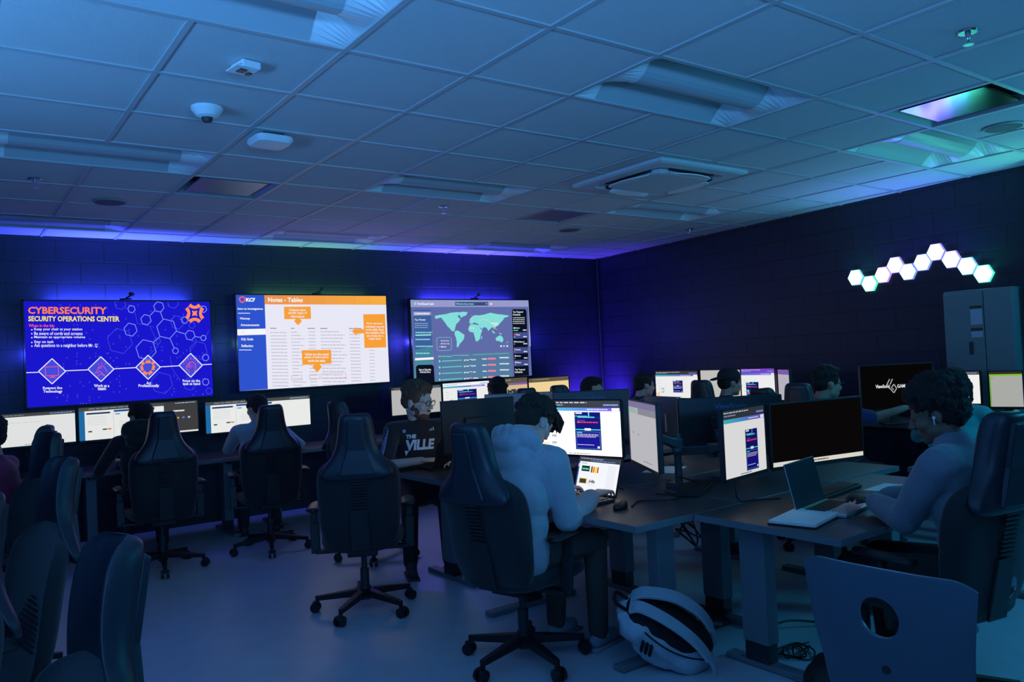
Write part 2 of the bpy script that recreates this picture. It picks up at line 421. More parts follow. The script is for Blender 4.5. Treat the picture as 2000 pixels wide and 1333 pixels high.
# ---- small things on the ceiling
def round_dev(name, x, y, prof, m, lb, cat, grp=None, extra=None):
    root = tag(empty(name, (x, y, CEIL)), lb, cat, grp)
    mb = MB()
    for (r0, z0), (r1, z1) in zip(prof, prof[1:]): mb.cone((0, 0, z0), r0, (0, 0, z1), r1, 28)
    mb.build('housing' if name != 'ceiling_speaker' else 'grille', m, root, smooth=False)
    if extra: extra(root)
    return root
def sd(root):
    MB().cone((0, 0, -.05), .028, (0, 0, -.072), .022, 20).build('sensor_chamber', DPLAST, root)
round_dev('smoke_detector', -.293, .993, [(.075, 0), (.075, -.014), (.05, -.045), (.03, -.052)], WHITEP, 'round white smoke detector on the ceiling, upper left', 'smoke detector', None, sd)
SPKM = mat('speaker_grille', (.14, .14, .15), .7, bump=.6, scale=500)
for x, y, lb in ((-.329, 3.511, 'round grey ceiling speaker at the left, above the leftmost wall screen'), (4.0, 3.31, 'round grey ceiling speaker in the distance, near the far air diffuser'), (4.089, -.849, 'round grey ceiling speaker at the right, beside the shiny air diffuser')):
    root = tag(empty('ceiling_speaker', (x, y, CEIL)), lb, 'speaker', 'round ceiling speakers')
    MB().cone((0, 0, 0), .12, (0, 0, -.008), .115, 32).build('rim', mat('speaker_rim', (.3, .3, .31), .5), root); MB().cone((0, 0, -.008), .105, (0, 0, -.011), .10, 32).build('grille', SPKM, root)
for x, y, lb in ((-.862, 2.943, 'small sprinkler head at the far left of the ceiling'), (2.117, 2.735, 'small sprinkler head in front of the middle ceiling light'), (2.222, -1.468, 'chrome sprinkler head at the upper right, nearest of the sprinklers'), (5.306, 2.811, 'small sprinkler head near the right wall, beyond the air conditioner')):
    root = tag(empty('sprinkler', (x, y, CEIL)), lb, 'sprinkler', 'fire sprinkler heads')
    MB().cone((0, 0, 0), .042, (0, 0, -.006), .038, 24).build('escutcheon', CHROME, root)
    mb = MB(); mb.cone((0, 0, -.006), .012, (0, 0, -.03), .01, 12); mb.bar((.012, 0, -.03), (.003, 0, -.055), .004, .004); mb.bar((-.012, 0, -.03), (-.003, 0, -.055), .004, .004); mb.cone((0, 0, -.055), .022, (0, 0, -.058), .022, 16)
    mb.build('nozzle', CHROME, root)
root = tag(empty('ceiling_sensor', (-.305, .34, CEIL), R(10)), 'small white rectangular sensor box on the ceiling near the upper left light', 'sensor')
MB().box((0, 0, -.016), (.085, .11, .032), taper=1).build('housing', WHITEP, root, bevel=.006)
mb = MB(); mb.box((-.02, 0, -.034), (.03, .04, .006)); mb.box((.022, .02, -.034), (.02, .03, .006)); mb.build('lens', GLASSB, root)
MB().bar((-.05, -.05, -.03), (-.05, .05, -.03), .03, .006).build('cover_flap', WHITEP, root)
root = tag(empty('wireless_access_point', (.138, 1.328, CEIL), R(3)), 'white rounded square wireless access point on the ceiling', 'access point')
mb = MB(); mb.loft([sq(.085, -.012, 5), sq(.105, -.02, 5), sq(.108, -.04, 5), sq(.095, -.055, 5), sq(.05, -.06, 4)]); mb.build('housing', WHITEP, root, smooth=False)
MB().box((0, 0, -.006), (.12, .12, .012)).build('mounting_bracket', DPLAST, root)

# ---- hexagon lamps on the right wall
hexes = [(1.102, 2.118, (.25, .8, 1.0)), (.96, 2.045, (.1, .95, .6)), (.819, 2.111, (.5, .3, 1.0)), (.692, 2.185, (.35, .3, 1.0)), (.573, 2.11, (.2, .35, 1.0)),
         (.435, 2.176, (.25, .4, 1.0)), (.31, 2.249, (.3, .3, 1.0)), (.18, 2.169, (.35, .35, 1.0)), (.05, 2.096, (.2, .65, 1.0)), (-.079, 2.017, (.1, .95, .75))]
hl = ['lowest at the left end', 'second from the left, drooping below its neighbours', 'third from the left, rising with a violet rim', 'fourth from the left, at the first peak', 'fifth from the left, in the dip',
      'sixth from the left, climbing to the top', 'the highest one of the zigzag', 'just right of the highest one', 'second from the right end', 'the right end one above the cabinet']
hl[0] = 'the left end one with a cyan rim'
ang = math.atan(.105)
for i, (y, z, col) in enumerate(hexes):
    root = empty('hexagon_lamp', (XR(y)-.002, y, z)); root.rotation_euler = (0, 0, -ang)
    tag(root, 'glowing white hexagonal wall lamp, ' + hl[i], 'wall lamp', 'hexagon lamps in a zigzag on the right wall')
    pts = [(0, math.cos(k*PI/3)*.082, math.sin(k*PI/3)*.082) for k in range(6)]
    MB().prism(pts, (-.022, 0, 0)).build('casing', emat(col, 1.0), root)
    pts = [(-.0222, math.cos(k*PI/3)*.077, math.sin(k*PI/3)*.077) for k in range(6)]
    MB().prism(pts, (-.003, 0, 0)).build('diffuser', emat(tuple(.6*c+.4 for c in col), 2.2, True), root)
    area('hexagon_lamp_glow', (XR(y)-.05, y, z), (XR(y)-1, y, z+.9), .15, .15, 1.8, tuple(c*c for c in col))
# a further hexagon lamp on the near return wall, mostly out of the frame
root = tag(empty('hexagon_lamp', (5.298, -.6, 2.2)), 'bright greenish hexagonal lamp cut off by the right edge of the photo', 'wall lamp')
pts = [(0, math.cos(k*PI/3)*.082, math.sin(k*PI/3)*.082) for k in range(6)]
MB().prism(pts, (-.022, 0, 0)).build('casing', emat((.3, .9, .4), 1.0), root)
MB().prism([(-.0222, p[1]*.94, p[2]*.94) for p in pts], (-.003, 0, 0)).build('diffuser', emat((.7, 1, .8), 2.3, True), root)
area('hexagon_lamp_glow', (5.24, -.6, 2.2), (4.2, -.3, 2.9), .1, .1, 4, (.1, .9, .6))

# ---- cabinet on the right wall
cy0, cy1, cx = -.40, .115, 5.21
root = tag(empty('storage_cabinet', (cx, 0, 0)), 'tall grey two door metal cabinet with taped notes against the right wall', 'cabinet')
CABM = mat('cabinet_grey', (.20, .24, .25), .5, bump=.05)
MB().box((.13, (cy0+cy1)/2, .94), (.24, cy1-cy0, 1.88)).build('body', CABM, root, bevel=.004)
ym = -.19
for a, b in ((cy0+.004, ym-.003), (ym+.003, cy1-.004)):
    d = MB().box((0, (a+b)/2, .95), (.018, b-a, 1.82)).build('door', CABM, root, bevel=.003)
    if a > ym:
        MB().box((-.012, a+.10, 1.42), (.012, .03, .10)).build('handle', DSTEEL, d, bevel=.003)
for z0, z1, lb in ((1.60, 1.76, 'upper'), (1.50, 1.585, 'lower')):
    root = tag(empty('paper_notice', (cx-.0105, -.135, (z0+z1)/2)), '%s white paper notice taped to the grey cabinet' % lb, 'paper')
    m = MB().box((0, 0, -.012), (.001, .085, z1-z0-.03)).build('sheet', mat('notice_blue', (.45, .5, .6), .8), root)
    MB().box((-.001, 0, (z1-z0)/2-.02), (.001, .09, .025)).build('header_strip', mat('notice_brown', (.12, .06, .03), .8), root)
# ================================================================ WALL DISPLAYS
def display(name, label, x0, x1, z0, z1, y, cv_fn, crop, strip_col, strip_s, grp):
    w, h = x1-x0, z1-z0
    root = tag(empty(name, ((x0+x1)/2, y, (z0+z1)/2)), label, 'television', grp)
    cv = Canvas(w, h, homography(crop))
    b = cv_fn(cv)
    MB().box((0, .028, 0), (w+.03, .05, h+.03)).build('casing', BLACK, root, bevel=.004)
    mb = MB(); t = .012
    for sx in (-1, 1): mb.box((sx*(w/2+t/2+.002), -.001, 0), (t, .01, h+.032))
    for sz in (-1, 1): mb.box((0, -.001, sz*(h/2+t/2+.002)), (w+.032, .01, t))
    mb.build('bezel', BLACK, root)
    cv.build(root, (0, -.0005, 0))
    MB().box((0, .075, 0), (.5, .05, .4)).build('wall_bracket', DSTEEL, root)
    if strip_col:
        mb = MB(); mb.box((0, .062, h/2-.03), (w*.8, .012, .012)); 
        for sx in (-1, 1): mb.box((sx*(w/2-.03), .062, 0), (.012, .012, h*.8))
        mb.build('led_strip', emat(strip_col, strip_s), root)
        X = (x0+x1)/2
        area('bias_light', (X, y+.085, z1-.03), (X, y+.10, z1+.5), w*.75, .03, 42*strip_s/6, strip_col)
        area('bias_light', (x0+.05, y+.085, (z0+z1)/2), (x0-.5, y+.10, (z0+z1)/2), h*.7, .03, 16*strip_s/6, strip_col)
        area('bias_light', (x1-.05, y+.085, (z0+z1)/2), (x1+.5, y+.10, (z0+z1)/2), h*.7, .03, 16*strip_s/6, strip_col)
    return root
def tv1(cv):
    BG = (26, 22, 205); cv.rect(212, 183, 1820, 180, BG, 0); bg = BG
    cv.bm.clear(); sample_on(cv, BG)
    W = (238, 240, 250); O = (255, 128, 84); Y = (250, 226, 120)
    rr = random.Random(3)
    for _ in range(170):      # faint dot clusters
        x = rr.choice([550, 640, 720, 800, 880, 980, 1060, 1250, 1430, 1560, 1700]) + rr.randint(-2, 2)*28; y = rr.choice([240, 330, 450, 520, 600, 690, 820, 930, 1000]) + rr.randint(-1, 2)*26
        cv.rect(x-6, y-6, x+6, y+6, (58, 62, 225), 1)
    def hx(cx, cy, r, t, col, a0=0): cv.ring([(cx+r*math.cos(a0+k*PI/3), cy+r*math.sin(a0+k*PI/3)) for k in range(6)], t, col, 2)
    D = (70, 84, 232); L = (128, 150, 250)
    for cx, cy, r in ((1035, 520, 112), (1535, 360, 60), (1040, 200, 52), (1720, 600, 80), (1640, 890, 55), (1400, 880, 95), (1500, 190, 50), (1665, 385, 28), (1360, 520, 30), (1810, 950, 28)): hx(cx, cy, r, 4, D, .25)
    for a in (((1165, 270), (1190, 370), (1330, 400)), ((1300, 400), (1370, 560), (1290, 640)), ((1690, 480), (1700, 540), (1640, 610)), ((1470, 650), (1490, 760), (1560, 860)), ((1770, 520), (1810, 430))):
        for p, q in zip(a, a[1:]): cv.line(*p, *q, 3, D)
    for cx, cy, r in ((1137, 247, 33), (1375, 227, 46), (1262, 337, 46), (1128, 423, 58), (1442, 415, 88), (1262, 595, 90), (1647, 470, 44), (1764, 494, 25), (1518, 604, 27), (1782, 663, 30), (1782, 873, 30), (1600, 340, 30), (1765, 245, 30)): hx(cx, cy, r, 6, L, .22)
    for p, q in (((1300, 300), (1340, 258)), ((1388, 270), (1412, 335)), ((1325, 535), (1380, 485)), ((1527, 435), (1605, 460)), ((1690, 480), (1742, 490)), ((1470, 498), (1508, 582))): cv.line(*p, *q, 6, L)
    cv.text('CYBERSECURITY', 248, 230, 922, 291, O, bold=.03); cv.text('SECURITY OPERATIONS CENTER', 250, 309, 1033, 354, Y, bold=.03)
    cv.text('When in the lab:', 252, 377, 474, 402, (250, 90, 110), bold=.02)
    for t, x1, y0, y1 in (('Keep your chair at your station', 711, 408, 437), ('Be aware of cords and screens', 714, 442, 470), ('Maintain an appropriate volume', 736, 476, 503), ('Stay on task', 467, 515, 545), ('Ask questions to a neighbor before Mr. Q', 842, 543, 580)):
        cv.text(t, 300, y0, x1, y1, W, bold=.012); cy = (y0+y1)/2+3
        cv.rect(275, cy-5, 285, cy+5, W, 3)
    for (x0, y0), (x1, y1) in (((232, 789), (335, 786)), ((568, 774), (758, 766)), ((985, 758), (1172, 748)), ((1385, 742), (1550, 733)), ((1755, 724), (1836, 720))): cv.line(x0, y0, x1, y1, 7, W, 3)
    for cx, cy, rx, ry in ((452, 778, 116, 107), (871, 761, 112, 106), (1279, 745, 106, 103), (1651, 729, 102, 102)):
        cv.poly([(cx, cy-ry), (cx+rx, cy), (cx, cy+ry), (cx-rx, cy)], (66, 74, 224), 2); cv.ring([(cx, cy-ry), (cx+rx, cy), (cx, cy+ry), (cx-rx, cy)], 8, W, 4)
    PK = (235, 84, 150); OR = (250, 140, 80)
    cv.ring([(393, 742), (506, 738), (508, 812), (397, 816)], 6, PK, 5); cv.rect(425, 826, 486, 832, PK, 5); cv.rect(445, 814, 468, 828, PK, 5)
    for a in (((815, 797), (835, 780), (850, 745), (880, 730), (902, 745), (925, 785)), ((835, 800), (858, 775), (905, 815)), ((850, 740), (862, 760)), ((865, 735), (878, 755)), ((838, 825), (868, 800), (905, 820)), ((846, 712), (852, 724)), ((878, 704), (879, 718)), ((914, 708), (906, 720))):
        for p, q in zip(a, a[1:]): cv.line(*p, *q, 5, PK, 5)
    sh = [(1218, 725), (1250, 700), (1310, 698), (1332, 722), (1318, 775), (1275, 808), (1232, 780)]
    for k in range(7):
        (ax, ay), (bx, by) = sh[k], sh[(k+1) % 7]; cv.line(ax+(bx-ax)*.12, ay+(by-ay)*.12, ax+(bx-ax)*.88, ay+(by-ay)*.88, 24, OR, 5)
    hd = [(1640, 795), (1630, 770), (1610, 760), (1618, 730), (1640, 702), (1670, 700), (1694, 722), (1692, 760), (1680, 795)]
    for p, q in zip(hd, hd[1:]): cv.line(*p, *q, 6, PK, 5)
    for a in ((1630, 735), (1650, 722), (1672, 738), (1650, 742)): hx(*a, 11, 5, PK)
    for k in range(7): t = PI*(.15+.7*k/6); cv.line(1652-62*math.cos(t), 735-55*math.sin(t), 1652-80*math.cos(t), 735-72*math.sin(t), 5, PK, 5)
    for t, x0, y0, x1, y1 in (('Respect the', 374, 908, 539, 936), ('Technology', 376, 936, 540, 966), ('Work as a', 811, 889, 943, 914), ('team', 842, 915, 914, 940), ('Act', 1262, 868, 1306, 893), ('Professionally', 1195, 890, 1375, 922), ('Focus on the', 1580, 850, 1733, 873), ('task at hand', 1580, 876, 1733, 899)): cv.text(t, x0, y0, x1, y1, W, bold=.025)
    # emblem: four arcs around a star
    OE = (255, 140, 88); cx, cy = 1688, 281
    for k in range(4):
        a = k*PI/2; f = lambda x, y: (cx+(x*math.cos(a)-y*math.sin(a)), cy+(x*math.sin(a)+y*math.cos(a)))
        out = [f(-52+13*i, -62-0-18*(1-((i-4)/4)**2)*-1) for i in range(9)]; 
        top = [f(-34+8.5*i, -84+20*(1-((i-4)/4)**2)) for i in range(9)]; bot = [f(-56+14*i, -60+22*(1-((i-4)/4)**2)) for i in range(9)]
        for i in range(8): cv.poly([top[i], top[i+1], bot[i+1], bot[i]], OE, 5)
    st = []
    for k in range(4): a = k*PI/2+PI/4; st.append((cx+34*math.cos(a), cy+34*math.sin(a))); a += PI/4; st.append((cx+17*math.cos(a), cy+17*math.sin(a)))
    for k in range(8): cv.poly([(cx, cy), st[k], st[(k+1) % 8]], OE, 5)
def tv2(cv):
    sample_on(cv, (232, 232, 246)); B = (45, 84, 206); O = (247, 160, 56); W = (245, 246, 252)
    cv.poly([(168, 153), (462, 154), (502, 1112), (212, 1133)], B, 1)
    for i in range(8):
        t0, t1 = i/8, (i+1)/8; cv.poly([(462+1260*t0, 154), (462+1260*t1, 154), (466+1260*t1, 247), (466+1260*t0, 247)], (int(236+12*t0), int(146+30*t0), int(78-14*t0)), 2)
    cv.text('Notes - Tables', 500, 178, 859, 224, W, bold=.025); cv.text('KC7', 272, 183, 368, 222, W, bold=.06)
    lg = [(205, 185), (235, 170), (262, 185), (258, 212), (234, 232), (210, 212)]; cv.ring(lg, 14, (238, 96, 110), 5)
    for t, x0, y0, x1, y1 in (('Intro to Investigations', 188, 283, 448, 310), ('Warmup', 209, 381, 313, 410), ('Announcements', 219, 446, 411, 470), ('KQL Guide', 225, 591, 348, 620), ('Reflection', 228, 658, 348, 684)): cv.text(t, x0, y0, x1, y1, W, bold=.025)
    cv.rect(190, 336, 315, 342, W, 3); cv.rect(205, 711, 332, 717, W, 3); cv.poly([(181, 503), (475, 495), (479, 556), (184, 566)], W, 3); cv.text('KQL', 224, 528, 262, 542, (236, 190, 160), 5)
    G_ = (188, 186, 206)
    for (x0, x1) in ((525, 590), (737, 775), (912, 985), (1042, 1115), (1342, 1470)): cv.dots(x0, 492, x1, 9, (120, 118, 140), seed=4)
    for k in range(17):
        y = 535+34*k
        for (x0, x1) in ((527, 692), (738, 800+(k*37) % 80), (918, 990), (1045, 1240+(k*53) % 75), (1345, 1450)):
            s_ = (k*1.5); cv.dots(x0+s_, y-(x0-527)*.02, x1+s_, 9, G_, seed=k)
        if k > 4: cv.dots(1545+k, y-25, 1600+k, 8, G_, seed=k)
    cv.poly([(664, 272), (940, 269), (945, 394), (669, 398)], O, 5); cv.poly([(786, 396), (830, 395), (832, 418), (850, 417), (812, 462), (770, 420), (788, 419)], O, 5)
    for t, x0, y0, x1, y1 in (('Columns store', 717, 290, 888, 316), ('specific types of', 708, 322, 902, 350), ('information', 737, 356, 876, 382)): cv.text(t, x0, y0, x1, y1, W, 6, .015)
    cv.poly([(1487, 345), (1714, 342), (1728, 684), (1502, 690)], O, 5); cv.poly([(1492, 496), (1417, 499), (1414, 475), (1370, 520), (1418, 567), (1418, 544), (1496, 540)], O, 5)
    for t, x0, y0, x1, y1 in (('Rows represent', 1524, 428, 1690, 452), ('individual records', 1514, 460, 1706, 482), ('in the table. Each', 1516, 490, 1700, 513), ('row contains a full', 1510, 520, 1706, 544), ('set of data for a', 1524, 552, 1696, 576), ('single entry', 1548, 584, 1674, 610)): cv.text(t, x0, y0, x1, y1, W, 6, .015)
    cv.poly([(849, 715), (1154, 710), (1160, 850), (857, 866)], O, 5); cv.poly([(983, 858), (1036, 856), (1040, 882), (1060, 884), (1014, 942), (960, 886), (984, 885)], O, 5)
    for t, x0, y0, x1, y1 in (('Values are the actual', 882, 742, 1128, 768), ('pieces of information', 880, 774, 1128, 802), ('inside the table.', 916, 808, 1098, 834)): cv.text(t, x0, y0, x1, y1, W, 6, .015)
    for q in (((745, 976), (853, 972), (856, 1020), (748, 1026)), ((930, 966), (1033, 962), (1036, 1008), (933, 1015)), ((1051, 954), (1308, 948), (1311, 992), (1054, 1005))): cv.ring(list(q), 3, (205, 120, 110), 6)
def tv3(cv):
    BG = (96, 108, 168); sample_on(cv, BG); T = (132, 222, 220); W = (240, 242, 250); K = (10, 18, 34); TE = (110, 205, 200)
    cv.poly([(130, 180), (1655, 187), (1660, 270), (134, 272)], (150, 154, 205), 1)
    cv.poly([(480, 880), (1430, 850), (1450, 1180), (440, 1240)], (84, 122, 160), 1)
    cv.text('FortiGuard Labs', 222, 214, 430, 245, W, bold=.025); cv.poly([(178, 212), (205, 208), (206, 235), (192, 250), (178, 238)], T, 4)
    cv.poly([(703, 207), (1127, 207), (1129, 254), (705, 255)], (52, 76, 128), 3); cv.text('FSM Zarbia Botnet Attack', 715, 220, 945, 243, T, 5); cv.poly([(1098, 226), (1116, 226), (1107, 240)], W, 5); cv.ring([(1167+11*math.cos(k), 232+11*math.sin(k)) for k in range(6)], 9, W, 5)
    cv.poly([(165, 305), (390, 305), (412, 910), (180, 915)], (62, 96, 158), 1); cv.poly([(180, 820), (412, 770), (425, 1240), (170, 1245)], (76, 136, 160), 1); cv.poly([(166, 330), (390, 332), (392, 376), (167, 380)], (160, 160, 205), 3); cv.dots(185, 356, 365, 16, W, 5)
    cv.text('Top Threats', 180, 422, 320, 450, W, bold=.025)
    for y in (480, 506, 532): cv.dots(182, y, 350, 10, (150, 170, 210), 4)
    for y, x1 in ((597, 404), (685, 378), (774, 410), (864, 368)): cv.dots(190, y, x1, 16, T, 4, seed=2)
    cv.poly([(188, 624), (390, 620), (391, 634), (188, 638)], (170, 240, 235), 3); cv.poly([(179, 926), (420, 915), (421, 944), (180, 955)], W, 4)
    cv.poly([(190, 1040), (215, 1014), (400, 1012), (422, 1035), (432, 1245), (196, 1252)], K, 3)
    cv.text('Scan to Subscribe', 228, 1062, 386, 1088, W, 5, .02); cv.text('Outbreak Alerts', 240, 1094, 378, 1118, W, 5, .02)
    cv.poly([(1440, 320), (1455, 300), (1615, 300), (1632, 322), (1672, 1165), (1476, 1180)], K, 2)
    cv.text('Top Targeted', 1452, 325, 1584, 352, W, 5, .02); cv.text('Countries', 1452, 358, 1552, 382, W, 5, .02)
    for y in (410, 435, 460, 484): cv.dots(1456, y, 1610, 10, (200, 205, 215), 4)
    for y, c in ((600, 1), (795, 1), (960, 1)): cv.poly([(1452+y*.02, y), (1640+y*.02, y-4), (1644+y*.02, y+76), (1456+y*.02, y+82)], (66, 78, 140), 3)
    for i, (y, t, n) in enumerate(((545, 'Malaysia', 60), (630, 'Taiwan', 20), (722, 'United States of', 12), (824, 'Canada', 8), (908, 'Japan', 8), (992, 'Mexico', 8))):
        x = 1462+i*4; cv.rect(x, y-10, x+22, y+8, [(220, 225, 235), (225, 60, 90), (210, 215, 230), (240, 150, 130), (240, 200, 180), (240, 190, 190)][i], 5); cv.text(t, x+26, y-9, x+26+(56 if i != 2 else 110), y+9, W, 5, .03)
        cv.rect(x, y+24, x+n, y+36, [(90, 220, 150), (120, 190, 230), (90, 220, 180), T, T, T][i], 5); cv.dots(x+124, y+26, x+172, 14, W, 5, seed=i)
    cv.text('Top Targeted', 1484, 1075, 1616, 1102, W, 5, .02); cv.text('Industries', 1484, 1106, 1585, 1130, W, 5, .02); cv.poly([(1655, 190), (1672, 190), (1688, 780), (1680, 780)], W, 4)
    NA = [(440, 385), (500, 372), (585, 362), (640, 345), (740, 335), (760, 360), (735, 392), (690, 410), (660, 430), (700, 440), (745, 400), (770, 430), (745, 465), (715, 490), (690, 525), (668, 560), (640, 540), (650, 575), (690, 585), (640, 555), (600, 515), (575, 475), (560, 430), (520, 405), (450, 425)]
    GR = [(740, 342), (800, 332), (865, 336), (845, 378), (800, 395), (780, 410), (765, 385)]
    SA = [(700, 580), (730, 572), (765, 590), (822, 630), (815, 680), (790, 715), (765, 740), (745, 775), (738, 792), (720, 785), (722, 720), (710, 660), (692, 620)]
    AF = [(885, 515), (905, 492), (960, 495), (1005, 505), (1030, 550), (1055, 570), (1035, 620), (1025, 680), (990, 716), (968, 710), (955, 650), (940, 600), (890, 590), (870, 560)]
    EU = [(885, 480), (890, 430), (920, 395), (965, 375), (1010, 380), (1080, 368), (1160, 345), (1240, 362), (1330, 372), (1405, 383), (1380, 402), (1340, 410), (1330, 432), (1300, 415), (1290, 455), (1270, 500), (1235, 520), (1215, 560), (1190, 530), (1165, 545), (1135, 580), (1110, 540), (1075, 530), (1050, 555), (1020, 530), (1000, 490), (950, 470), (920, 490)]
    AU = [(1225, 675), (1260, 650), (1290, 635), (1320, 660), (1332, 700), (1310, 732), (1280, 712), (1240, 710)]
    for q in (NA, GR, SA, AF, EU, AU, [(1180, 565), (1205, 590), (1230, 612), (1190, 605)], [(1270, 600), (1315, 620), (1290, 625)], [(1040, 650), (1052, 645), (1050, 680), (1040, 690)], [(905, 430), (915, 410), (925, 440), (908, 450)], [(1370, 740), (1390, 712), (1385, 735)]): cv.poly(q, T, 3)
    for a in (((1010, 445), (1060, 432), (1120, 440), (1180, 480), (1240, 560)),):
        for p, q in zip(a, a[1:]): cv.line(*p, *q, 5, (230, 220, 150), 5)
    cv.line(920, 370, 922, 470, 4, (240, 160, 140), 5); cv.line(925, 540, 927, 590, 4, (220, 150, 230), 5); cv.line(1205, 520, 1248, 575, 7, (245, 90, 100), 6)
    cv.text('Lagos', 893, 532, 950, 550, W, 6, .03); cv.dots(1170, 483, 1262, 14, W, 6); cv.dots(1205, 510, 1260, 12, W, 6)
    cv.ring([(462, 680), (480, 662), (635, 660), (652, 678), (655, 805), (638, 828), (485, 832), (466, 815)], 4, T, 4)
    for i, (t, x1) in enumerate((('IPS Target City', 622), ('IPS Source City', 628), ('Malware', 584))): cv.text(t, 515, 697+37*i, x1, 716+37*i, W, 5, .03); cv.rect(490, 700+37*i, 504, 714+37*i, [(150, 70, 130), (90, 90, 200), (220, 150, 130)][i], 5)
    cv.text('Real Time Attacks', 482, 895, 652, 914, T, 5); cv.dots(660, 894, 880, 9, (140, 190, 210), 5); cv.line(928, 888, 1405, 870, 4, T, 4)
    for x in (1288, 1326, 1368): cv.rect(x, 768, x+24, 786, W if x != 1326 else T, 5)
    for i in range(4):
        y = 968+80*i; cv.ring([(497+7*math.cos(k), y+11*math.sin(k)) for k in range(6)], 12, T, 5); cv.line(525, y, 785+i*3, y-12, 12, TE, 4)
        cv.rect(815, y-20, 825, y+2, W, 5); cv.dots(832, y-12, 880, 12, W, 5); cv.dots(885, y-20, 912, 8, W, 5); cv.rect(915, y-25, 925, y-4, [W, W, (220, 180, 90), (235, 50, 80)][i], 5); cv.dots(934, y-16, 968+(30 if i == 3 else 0), 14, W, 5, seed=i)
        cv.dots(1050+4*i, y-24, 1112, 14, W, 5); cv.rect(1124+2*i, y-40, 1230+2*i, y-16, (235, 130, 160), 5); cv.dots(1280+2*i, y-40, 1406, 16, W, 5)
YTV = 5.171
display('wall_display', 'leftmost large wall screen, blue slide headed CYBERSECURITY', -.777, .815, 1.276, 2.219, YTV, tv1, [(212, 183), (1820, 180), (1848, 990), (243, 1085)], (.05, .08, 1.0), 6, 'large displays on the back wall')
display('wall_display', 'middle large wall screen, white table slide with orange callouts', 1.078, 2.778, 1.304, 2.289, YTV, tv2, [(168, 153), (1722, 157), (1765, 1035), (212, 1133)], (.12, .42, .10), 1.3, 'large displays on the back wall')
display('wall_display', 'rightmost large wall screen showing a teal world map', 3.079, 4.809, 1.269, 2.244, YTV-.03, tv3, [(130, 180), (1655, 187), (1710, 1165), (165, 1250)], (.06, .05, 1.0), 8, 'large displays on the back wall')
for x, z, lb in ((.05, 2.219, 'leftmost'), (1.95, 2.289, 'middle'), (4.0, 2.244, 'rightmost')):
    root = tag(empty('webcam', (x, YTV+.01, z+.018), R(-25)), 'small black camera on top of the %s wall screen' % lb, 'camera', 'cameras on the wall screens')
    MB().box((0, 0, .006), (.10, .04, .012)).build('clip', BLACK, root, bevel=.003)
    MB().bar((0, 0, .012), (.05, 0, .04), .014, .014).build('stalk', BLACK, root)
    mb = MB(); mb.cone((.055, .02, .05), .02, (.055, -.04, .05), .018, 16); mb.build('camera_head', BLACK, root)
# LED bar in the far corner behind the desks
root = tag(empty('led_light_bar', (5.86, 4.95, .74), R(-45)), 'violet blue LED light bar glowing up the far corner behind the desks', 'light')
MB().box((0, 0, .0), (.5, .04, .04)).build('housing', BLACK, root); MB().box((0, .02, .025), (.46, .02, .012)).build('led_strip', emat((.12, .05, 1), 6), root)
area('led_light_bar_glow', (5.72, 4.82, .85), (5.95, 5.1, 1.25), .5, .2, 26, (.10, .04, 1.0), 150)
# ================================================================ DESKS
DZ = .73
def desk(label, x0, y0, x1, y1, grp, z=DZ, legs='x', off=0.0):
    """desk with two lift columns; legs='x': columns stand at the two x ends"""
    cx, cy = (x0+x1)/2, (y0+y1)/2; root = tag(empty('desk', (cx, cy, 0)), label, 'desk', grp); W, D = x1-x0, y1-y0
    mb = MB(); mb.mi = 0; mb.box((0, 0, z-.0165), (W, D, .033)); 
    for f in mb.bm.faces:
        f.normal_update(); f.material_index = 0 if f.normal.z > .5 else 1
    bmesh.ops.recalc_face_normals(mb.bm, faces=mb.bm.faces)
    for f in mb.bm.faces: f.material_index = 0 if f.calc_center_median().z > z-.001 else 1
    mb.build('desktop', [DESKT, DESKE], root, bevel=.003)
    for s in (-1, 1):
        if legs == 'x': p = Vector((s*(W/2-.22), off, 0)); fd = (.07, D*.86, .03); od = (.07, .13); bx = (.07, D*.8, .03)
        else: p = Vector((0, s*(D/2-.22), 0)); fd = (W*.86, .07, .03); od = (.11, .06); bx = (W*.8, .07, .03)
        l = MB().box(p+Vector((0, 0, .40)), (od[0]+.012, od[1]+.012, .56)).build('leg', STEEL, root, bevel=.004)
        MB().box(p+Vector((0, 0, .08)), (od[0], od[1], .10)).build('inner_column', DSTEEL, l)
        MB().box(p+Vector((0, -off*.7 if legs == 'x' else 0, .016)), fd).build('foot', STEEL, l, bevel=.006)
        MB().box(p+Vector((0, 0, z-.05)), bx).build('top_bracket', DSTEEL, l)
    if legs == 'x': MB().box((0, .05, z-.07), (W-.5, .05, .05)).build('crossbar', DSTEEL, root)
    else: MB().box((.05, 0, z-.07), (.05, D-.5, .05)).build('crossbar', DSTEEL, root)
    return root
gI = 'height adjustable desks of the middle island'
desk('desk in front of the person in the pale blue hoodie', 1.12, -.42, 1.88, 1.12, gI, legs='y')
desk('desk with the open notebook, nearest to the camera on the right', 1.50, -1.19, 3.06, -.43, gI, off=.2)
desk('desk with its corner jutting out left of the hoodie wearer, bearded man behind', 1.24, 1.40, 2.60, 2.10, gI)
desk('inner island desk behind the curved monitors', 1.90, -.41, 3.42, .36, gI)
desk('inner island desk carrying dark monitor backs in the middle', 1.90, .38, 3.42, 1.12, gI)
desk('island desk further back under the brown monitor backs', 2.62, 1.40, 3.62, 2.10, gI)
gB = 'desks in a row along the back wall'
for i, (a, b) in enumerate(((-2.2, -.62), (-.6, .98), (1.0, 2.58), (2.6, 4.18), (4.2, 5.6))):
    desk('desk along the back wall under ' + ['the left edge of the leftmost wall screen', 'the right half of the leftmost wall screen', 'the middle wall screen', 'the rightmost wall screen', 'the dark far corner'][i], a, 4.3, b, 5.0, gB)
gR = 'desks in a row along the right wall'
